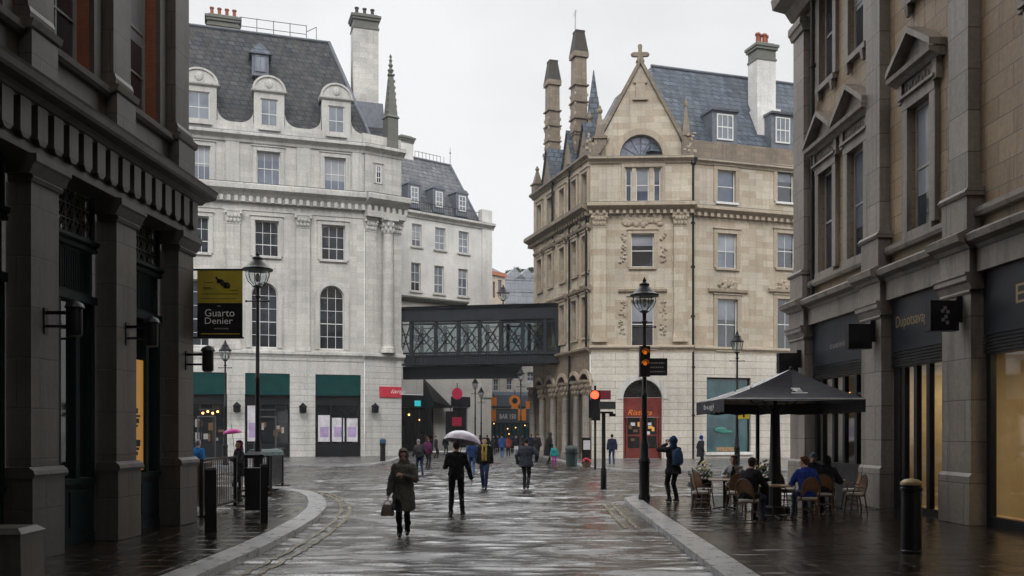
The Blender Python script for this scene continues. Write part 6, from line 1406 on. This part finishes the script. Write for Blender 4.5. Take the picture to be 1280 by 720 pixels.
k_hair = cloth('dark brown hair', (.022, .014, .010), .6, 30); k_hairg = cloth('grey hair', (.25, .25, .26), .6, 30); k_hairr = cloth('red brown hair', (.09, .03, .018), .6, 30)
def at_px(px, py, z=ROAD): x, y = gp(px, py, z); return x, y
# woman in the grey-green coat
x, y = at_px(504.5, 671)
ow, Pw, sw_ = person(TM(x, y, ROAD, R(4)), 'woman in a long grey green hooded coat walking towards us with a brown bag', .97, feet=((.07, .10, .10), (-.07, -.12, .085)), hands=((.02, -.23, 1.22), (-.29, -.03, .84)), elb=((.9, .3, -.6), (-.4, 1, 0)), top=k_olive, tr=k_blk, hair='short', hairm=k_hairr, hoodm=k_olive, hem=.52, bulk=1.12, flare=1.05, head=(0, .12), scarf=None, voxel=.013, hand_dir=((-.8, -.3, .2), None), kneeh=(0, -1, 0))
hx, hz = -.29*.97, .73*.97; c, s_ = cos(R(4)), sin(R(4))
t = thing('handbag', 'soft brown leather handbag carried by the woman in the grey green coat', 'bag', TM(x, y, ROAD, R(4)) @ TM(hx-.02, -.05, hz-.30) @ Matrix.Scale(.72, 4))
mb = MB(); n = 14; vs = []
for zz, a, b in ((0, .15, .05), (.02, .18, .075), (.15, .165, .07), (.27, .125, .035), (.29, .12, .02)):
    for i in range(n): th = 2*pi*i/n; vs.append((a*cos(th), b*sin(th), zz+.01*sin(3*th)))
mb.add(vs, [(j*n+i, j*n+(i+1) % n, (j+1)*n+(i+1) % n, (j+1)*n+i) for j in range(4) for i in range(n)]+[tuple(range(n-1, -1, -1)), tuple(4*n+i for i in range(n))]); mb.build('bag_body', k_brown, t, smooth=True); mb = MB(); mb.path([(.09*cos(pi*i/8), 0, .28+.13*sin(pi*i/8)) for i in range(9)], .01, 6); mb.build('handle', k_brown, t)
# man in black under the lilac umbrella, from behind
x, y = at_px(570.5, 644.5)
person(TM(x, y, ROAD, R(184)), 'man in black suit jacket and trousers seen from behind under a lilac umbrella', 1.04, feet=((.13, -.05, .085), (-.14, .06, .085)), hands=((.16, -.32, 1.22), (-.36, -.02, .80)), elb=((.5, .6, -.9), (-.7, .6, 0)), top=k_blk, tr=k_blk, hair='short', hairm=k_hair, bulk=1.08, voxel=.013, footdir=((.25, -1), (-.3, -1)))
umbrella(TM(x+.12, y+.36, 1.66) @ Matrix.Rotation(R(9), 4, 'Y') @ Matrix.Rotation(R(-10), 4, 'X'), 'white and lilac umbrella held in front of the man in black', .45, .27, plain('lilac umbrella cloth', (.80, .73, .85), .3, 0, .25, 4), .42)
# man with mustard scarf
x, y = at_px(605.5, 611.5)
person(TM(x, y, ROAD, R(0)), 'man in an open black jacket with long mustard scarf and blue jeans walking towards us', 1.05, feet=((.05, -.14, .085), (-.05, .12, .10)), hands=((.25, .02, .86), (-.24, -.08, .86)), top=k_blk, tr=k_jean, hair='short', hairm=k_hair, scarf=k_yel, belly=k_yel, bulk=1.12, voxel=.017)
# man in the grey jacket, from behind
x, y = at_px(657.5, 612)
person(TM(x, y, ROAD, R(168)), 'man in a bulky blue grey jacket and dark cap walking away alone', 1.03, lean=(0, -.08), feet=((.08, -.12, .085), (-.09, .17, .12)), hands=((.30, -.05, .88), (-.33, -.12, .95)), elb=((.8, .6, 0), (-.9, .5, 0)), top=k_grey, tr=k_char, hair='hat', hairm=k_char, bulk=1.25, hem=.78, voxel=.017, eyes=False)
# pair by the cream corner, backpack
x, y = at_px(525, 594)
person(TM(x, y, ROAD, R(205)), 'stooping grey haired person with a dark jacket and backpack crossing near the cream corner', .98, lean=(.05, -.22), feet=((.08, -.15, .085), (-.08, .15, .085)), hands=((.25, -.25, .92), (-.25, -.2, .95)), top=k_char, tr=k_jean, hair='short', hairm=k_hairg, voxel=.02, bulk=1.2, eyes=False)
def backpack(M, lab, mat, w=.3, h=.42, dpt=.17):
    t = thing('backpack', lab, 'backpack', M); mb = MB(); ell(mb, V((0, 0, 0)), Matrix.Identity(3), w*.52, dpt*.6, h*.54); mb.box(-w*.4, w*.4, -dpt*.45, dpt*.3, -h*.45, h*.35); o = mb.build('bag_body', mat, t, smooth=True); soft_q.append((o, .02, 3, 0)); p = MB(); p.box(-w*.3, w*.3, dpt*.5, dpt*.68, -h*.35, -.02); p = p.build('pocket', mat, t)
    for s in (-1, 1): MB().path([(s*w*.3, -dpt*.4, h*.4), (s*w*.34, -dpt*1.1, h*.45), (s*w*.36, -dpt*1.5, .1), (s*w*.34, -dpt*.9, -h*.4), (s*w*.3, -dpt*.4, -h*.42)], .018, 6).build('strap', mat, t)
    return t
backpack(TM(x, y, ROAD, R(205)) @ TM(.12, .12, 1.22) @ Matrix.Rotation(R(12), 4, 'X'), 'dark rucksack on the stooping grey haired person', cloth('rucksack cloth', (.05, .045, .05)))
x, y = at_px(534.5, 586)
person(TM(x, y, ROAD, R(150)), 'person in a dark plum jacket just behind the stooping grey haired person', 1.0, top=k_purple, tr=k_char, hairm=k_hairr, hair='long', voxel=.024, eyes=False, bulk=1.1)
x, y = at_px(590, 594)
person(TM(x, y, ROAD, R(185)), 'person in blue jacket and bright jeans half hidden by the lilac umbrella', .98, feet=((.08, -.14, .085), (-.08, .16, .10)), top=k_blue2, tr=k_jean2, hairm=k_hair, voxel=.022, eyes=False)
# people beneath the bridge
far = [(627.5, 572.5, 'person in a long bright blue coat beneath the footbridge', k_blue2, k_jean2, 175, 1.06, 'short'), (635.5, 571, 'person in a rust brown jacket right beside the bright blue coat', k_rust, k_char, 190, 1.0, 'long'), (617, 569, 'person in charcoal between the mustard scarf man and the blue coat', k_char, k_blk, 10, 1.0, 'short'),
 (645, 570, 'person in black with pale trousers left of the man in the grey jacket', k_blk, k_white, 20, 1.0, 'long'), (664, 569, 'person in dark jacket just right behind the man in the grey jacket', k_navy, k_blk, 200, 1.0, 'short'), (672, 572, 'person in black coat near the sandstone arcade', k_blk, k_char, 160, 1.03, 'hat'), (600, 568, 'distant person in dark grey behind the mustard scarf man', k_grey, k_blk, 180, 1.0, 'short'), (557, 569, 'distant person in black before the dark shopfront', k_blk, k_blk, 30, 1.0, 'hat'), (609, 567, 'distant person in navy at the left end of the pub front', k_navy, k_jean, 190, 1.0, 'short'), (622, 566.5, 'distant person in black just left of the bright blue coat', k_blk, k_blk, 5, 1.0, 'long'), (640, 567, 'distant person in mid blue right of the rust brown jacket', k_blue2, k_blk, 170, 1.0, 'short'), (653, 566.5, 'distant person in plum behind the man in the grey jacket', k_purple, k_blk, 10, 1.0, 'long'), (668, 567.5, 'distant person in grey by the far end of the arcade', k_grey, k_char, 185, 1.0, 'hat'), (545, 573, 'person in dark grey walking before the black shop awning', k_char, k_blk, 95, 1.0, 'short')]
for px, py, lab, tp, trs, a, S, hr in far:
    x, y = at_px(px, py, ROAD if px < 660 else 0); person(TM(x, y, ROAD if px < 660 else 0, R(a)), lab, S, group='pedestrians beneath the bridge', feet=((.08, -.1, .085), (-.08, .12, .085)), top=tp, tr=trs, hair=hr, hairm=k_hair, voxel=.032, eyes=False, bulk=1.1, hem=.75 if 'coat' in lab else None)
x, y = at_px(685, 581, 0); person(TM(x, y, 0, R(95)), 'large hunched adult in a dark hooded coat beside the child', 1.1, lean=(0, -.2), top=k_blk, tr=k_blk, hair=None, hoodm=k_char, hem=.5, bulk=1.35, voxel=.024, eyes=False, hands=((.3, -.3, .9), (-.3, -.3, .9)))
x, y = at_px(692.5, 584, 0); person(TM(x, y, 0, R(15)), 'small child in a teal jacket and pink trousers at the kerb', .70, top=k_teal, tr=k_pinkc, hair='hat', hairm=k_teal, voxel=.018, bulk=1.3, hands=((.3, -.1, .85), (-.3, -.1, .85)))
x, y = at_px(765, 580.5, 0); person(TM(x, y, 0, R(185)), 'person in a dark navy jacket and jeans standing before the red doorway', 1.03, feet=((.12, -.05, .085), (-.1, .08, .085)), top=k_navy, tr=k_jean, hair='short', hairm=k_hair, voxel=.022, bulk=1.2, eyes=False)
x, y = at_px(875.5, 585, 0); person(TM(x, y, 0, R(110)), 'person in a dark coat with bright blue hood walking past the shop window', 1.0, lean=(0, -.1), feet=((.08, -.2, .085), (-.08, .22, .12)), top=k_char, tr=k_blk, hair='short', hoodm=k_blue, hem=.6, scarf=k_white, voxel=.02, bulk=1.2, eyes=False)
# man with blue hood raising his hands
x, y = at_px(841.5, 627.5, 0)
person(TM(x, y, 0, R(-155)), 'man in black with blue hood standing on the pavement, hands raised to his face', 1.03, feet=((.09, -.03, .085), (-.1, .03, .085)), hands=((.07, -.19, 1.52), (-.07, -.19, 1.52)), elb=((1, -.2, -.8), (-1, -.2, -.8)), top=k_blk, tr=k_blk, hair='short', hoodm=cloth('blue hood', (.015, .03, .10)), bulk=1.12, voxel=.014, hem=.74, hand_dir=((-.3, -.2, 1), (.3, -.2, 1)), curls=(.9, .9))
Mx = TM(x, y, 0, R(-155)); backpack(Mx @ TM(.0, .21, 1.22), 'blue and grey backpack worn by the man with the blue hood', cloth('blue pack', (.03, .07, .13)), .32, .46, .18)
Mp = Mx @ TM(-.0, -.25, 1.66); t = thing('phone', 'dark phone held up by the man with the blue hood', 'phone', Mp); MB().box(-.075, .075, -.004, .004, -.036, .036).build('case', m_black, t); MB().box(-.07, .07, .0045, .006, -.032, .032).build('screen', m_panet, t)
# woman with the pink umbrella behind the barrier
x, y = xa(299.5, 25.4), 25.4
person(TM(x, y, 0, R(-60)), 'woman in dark clothes with a plum scarf holding a pink umbrella behind the barrier', .97, hands=((.1, -.26, 1.18), (-.26, -.05, .9)), elb=((.8, .5, -.8), (-.5, 1, 0)), top=k_char, tr=k_blk, hair='long', hairm=k_purple, scarf=k_purple, hem=.7, voxel=.016, bulk=1.15)
umbrella(TM(x-.16, y-.12, 1.86) @ Matrix.Rotation(R(-6), 4, 'Y'), 'small bright pink umbrella over the woman behind the barrier', .26, .13, plain('pink umbrella cloth', (.62, .015, .30), .45, 0, .2, 4), .62)
x, y = xa(247.5, 28.5), 28.5; person(TM(x, y, 0, R(160)), 'person in a bright blue jacket half hidden behind the dark stone pier', .97, top=cloth('bright blue cloth', (.02, .16, .42)), tr=k_blk, hair='short', hairm=k_hairg, voxel=.02, eyes=False)
# guests at the tables
def sitter(key, to, lab, **k):
    p = CH[key]; a = yawTo(p, to); d = dict(pel=(0, .02, .585), feet=((.12, -.42, .085), (-.12, -.34, .085)), kneeh=(0, -.6, 1), hands=((.16, -.36, .80), (-.18, -.34, .80)), elb=((.7, .6, -.6), (-.7, .6, -.6)), voxel=.014); d.update(k)
    return person(TM(*p, 0, a), lab, **d)
sitter('man', TB[0], 'seated man in a black jacket and jeans turned towards the cafe table', lean=(0, -.22), top=k_blk, tr=k_jean, hairm=k_hair, bulk=1.18, head=(.25, .15))
sitter('blue', (6.2, 22), 'seated man in a royal blue jacket with red brown hair', lean=(.03, -.18), top=k_blue, tr=k_jean, hairm=k_hairr, bulk=1.15, head=(.5, .1))
sitter('grey', TB[1], 'seated man in dark top with blue grey knitted cap', lean=(0, -.12), top=k_char, tr=k_jean, hair='hat', hairm=k_cap, head=(-.3, .1))
sitter('black', TB[1], 'seated person in a black hooded jacket leaning over the right cafe table', lean=(-.05, -.35), top=k_blk, tr=k_blk, hair='short', hoodm=k_blk, bulk=1.25, eyes=False)
sitter('woman', TB[2], 'seated woman with pale blouse sleeve facing the street behind the man in black', lean=(0, -.1), S=.95, top=k_white, tr=k_char, hair='long', hairm=k_hairr, belly=k_blk)
def flush_soft():
    dtex = bpy.data.textures.new('wrinkle', 'CLOUDS'); dtex.noise_scale = .11; dtex.noise_depth = 2
    for o, vx, sm, wr in soft_q:
        m = o.modifiers.new('remesh', 'REMESH'); m.mode = 'VOXEL'; m.voxel_size = vx; m.use_smooth_shade = True
        if sm: m = o.modifiers.new('smooth', 'SMOOTH'); m.factor = .5; m.iterations = sm
        if wr: m = o.modifiers.new('wrinkle', 'DISPLACE'); m.texture = dtex; m.strength = wr*2; m.mid_level = .5; m.texture_coords = 'LOCAL'
    bpy.context.view_layer.update(); dg = bpy.context.evaluated_depsgraph_get()
    res = [(o, bpy.data.meshes.new_from_object(o.evaluated_get(dg))) for o, *_ in soft_q]
    for o, me in res:
        mats = list(o.data.materials); o.modifiers.clear(); o.data = me
        if not me.materials:
            for m in mats: me.materials.append(m)
        me.polygons.foreach_set('use_smooth', [True]*len(me.polygons))
flush_soft()
# ---------------------------------------------------------------- rain haze in the air
hz = bpy.data.materials.new('haze'); hz.use_nodes = True; nt = hz.node_tree; nt.nodes.remove(nt.nodes['Principled BSDF'])
pv = N(nt, 'ShaderNodeVolumePrincipled'); pv.inputs['Color'].default_value = (.9, .93, .97, 1); pv.inputs['Density'].default_value = .0004; pv.inputs['Anisotropy'].default_value = .2
nt.links.new(pv.outputs[0], nt.nodes['Material Output'].inputs['Volume'])
o = MB().box(-110, 110, -30, 260, -1.2, 42).build('haze', hz); o['kind'] = 'stuff'
# ---------------------------------------------------------------- lettering and soft bodies in one batch
def flush_text():
    tmp = []
    for s, st, par, M, w, h, mat, sl in text_q:
        cu = bpy.data.curves.new('lettering', 'FONT'); cu.body = s; cu.extrude = .0; cu.shear = .35 if st == 'script' else 0.0; cu.resolution_u = 3
        o = bpy.data.objects.new('lettering', cu); COL.objects.link(o); tmp.append((o, par, M, w, h, mat))
    if not tmp: return
    bpy.context.view_layer.update(); dg = bpy.context.evaluated_depsgraph_get()
    for o, par, M, w, h, mat in tmp:
        me = bpy.data.meshes.new_from_object(o.evaluated_get(dg)); n = len(me.vertices); co = np.empty(n*3); me.vertices.foreach_get('co', co); co = co.reshape(-1, 3)
        mn, mx = co.min(0), co.max(0); q = np.zeros_like(co); q[:, 0] = (co[:, 0]-mn[0])/(mx[0]-mn[0])*w; q[:, 2] = (co[:, 1]-mn[1])/(mx[1]-mn[1])*h
        me.vertices.foreach_set('co', q.ravel()); me.materials.clear(); me.materials.append(mat); me.update()
        bpy.data.objects.remove(o); put(bpy.data.objects.new('lettering', me), par, M)
flush_text()
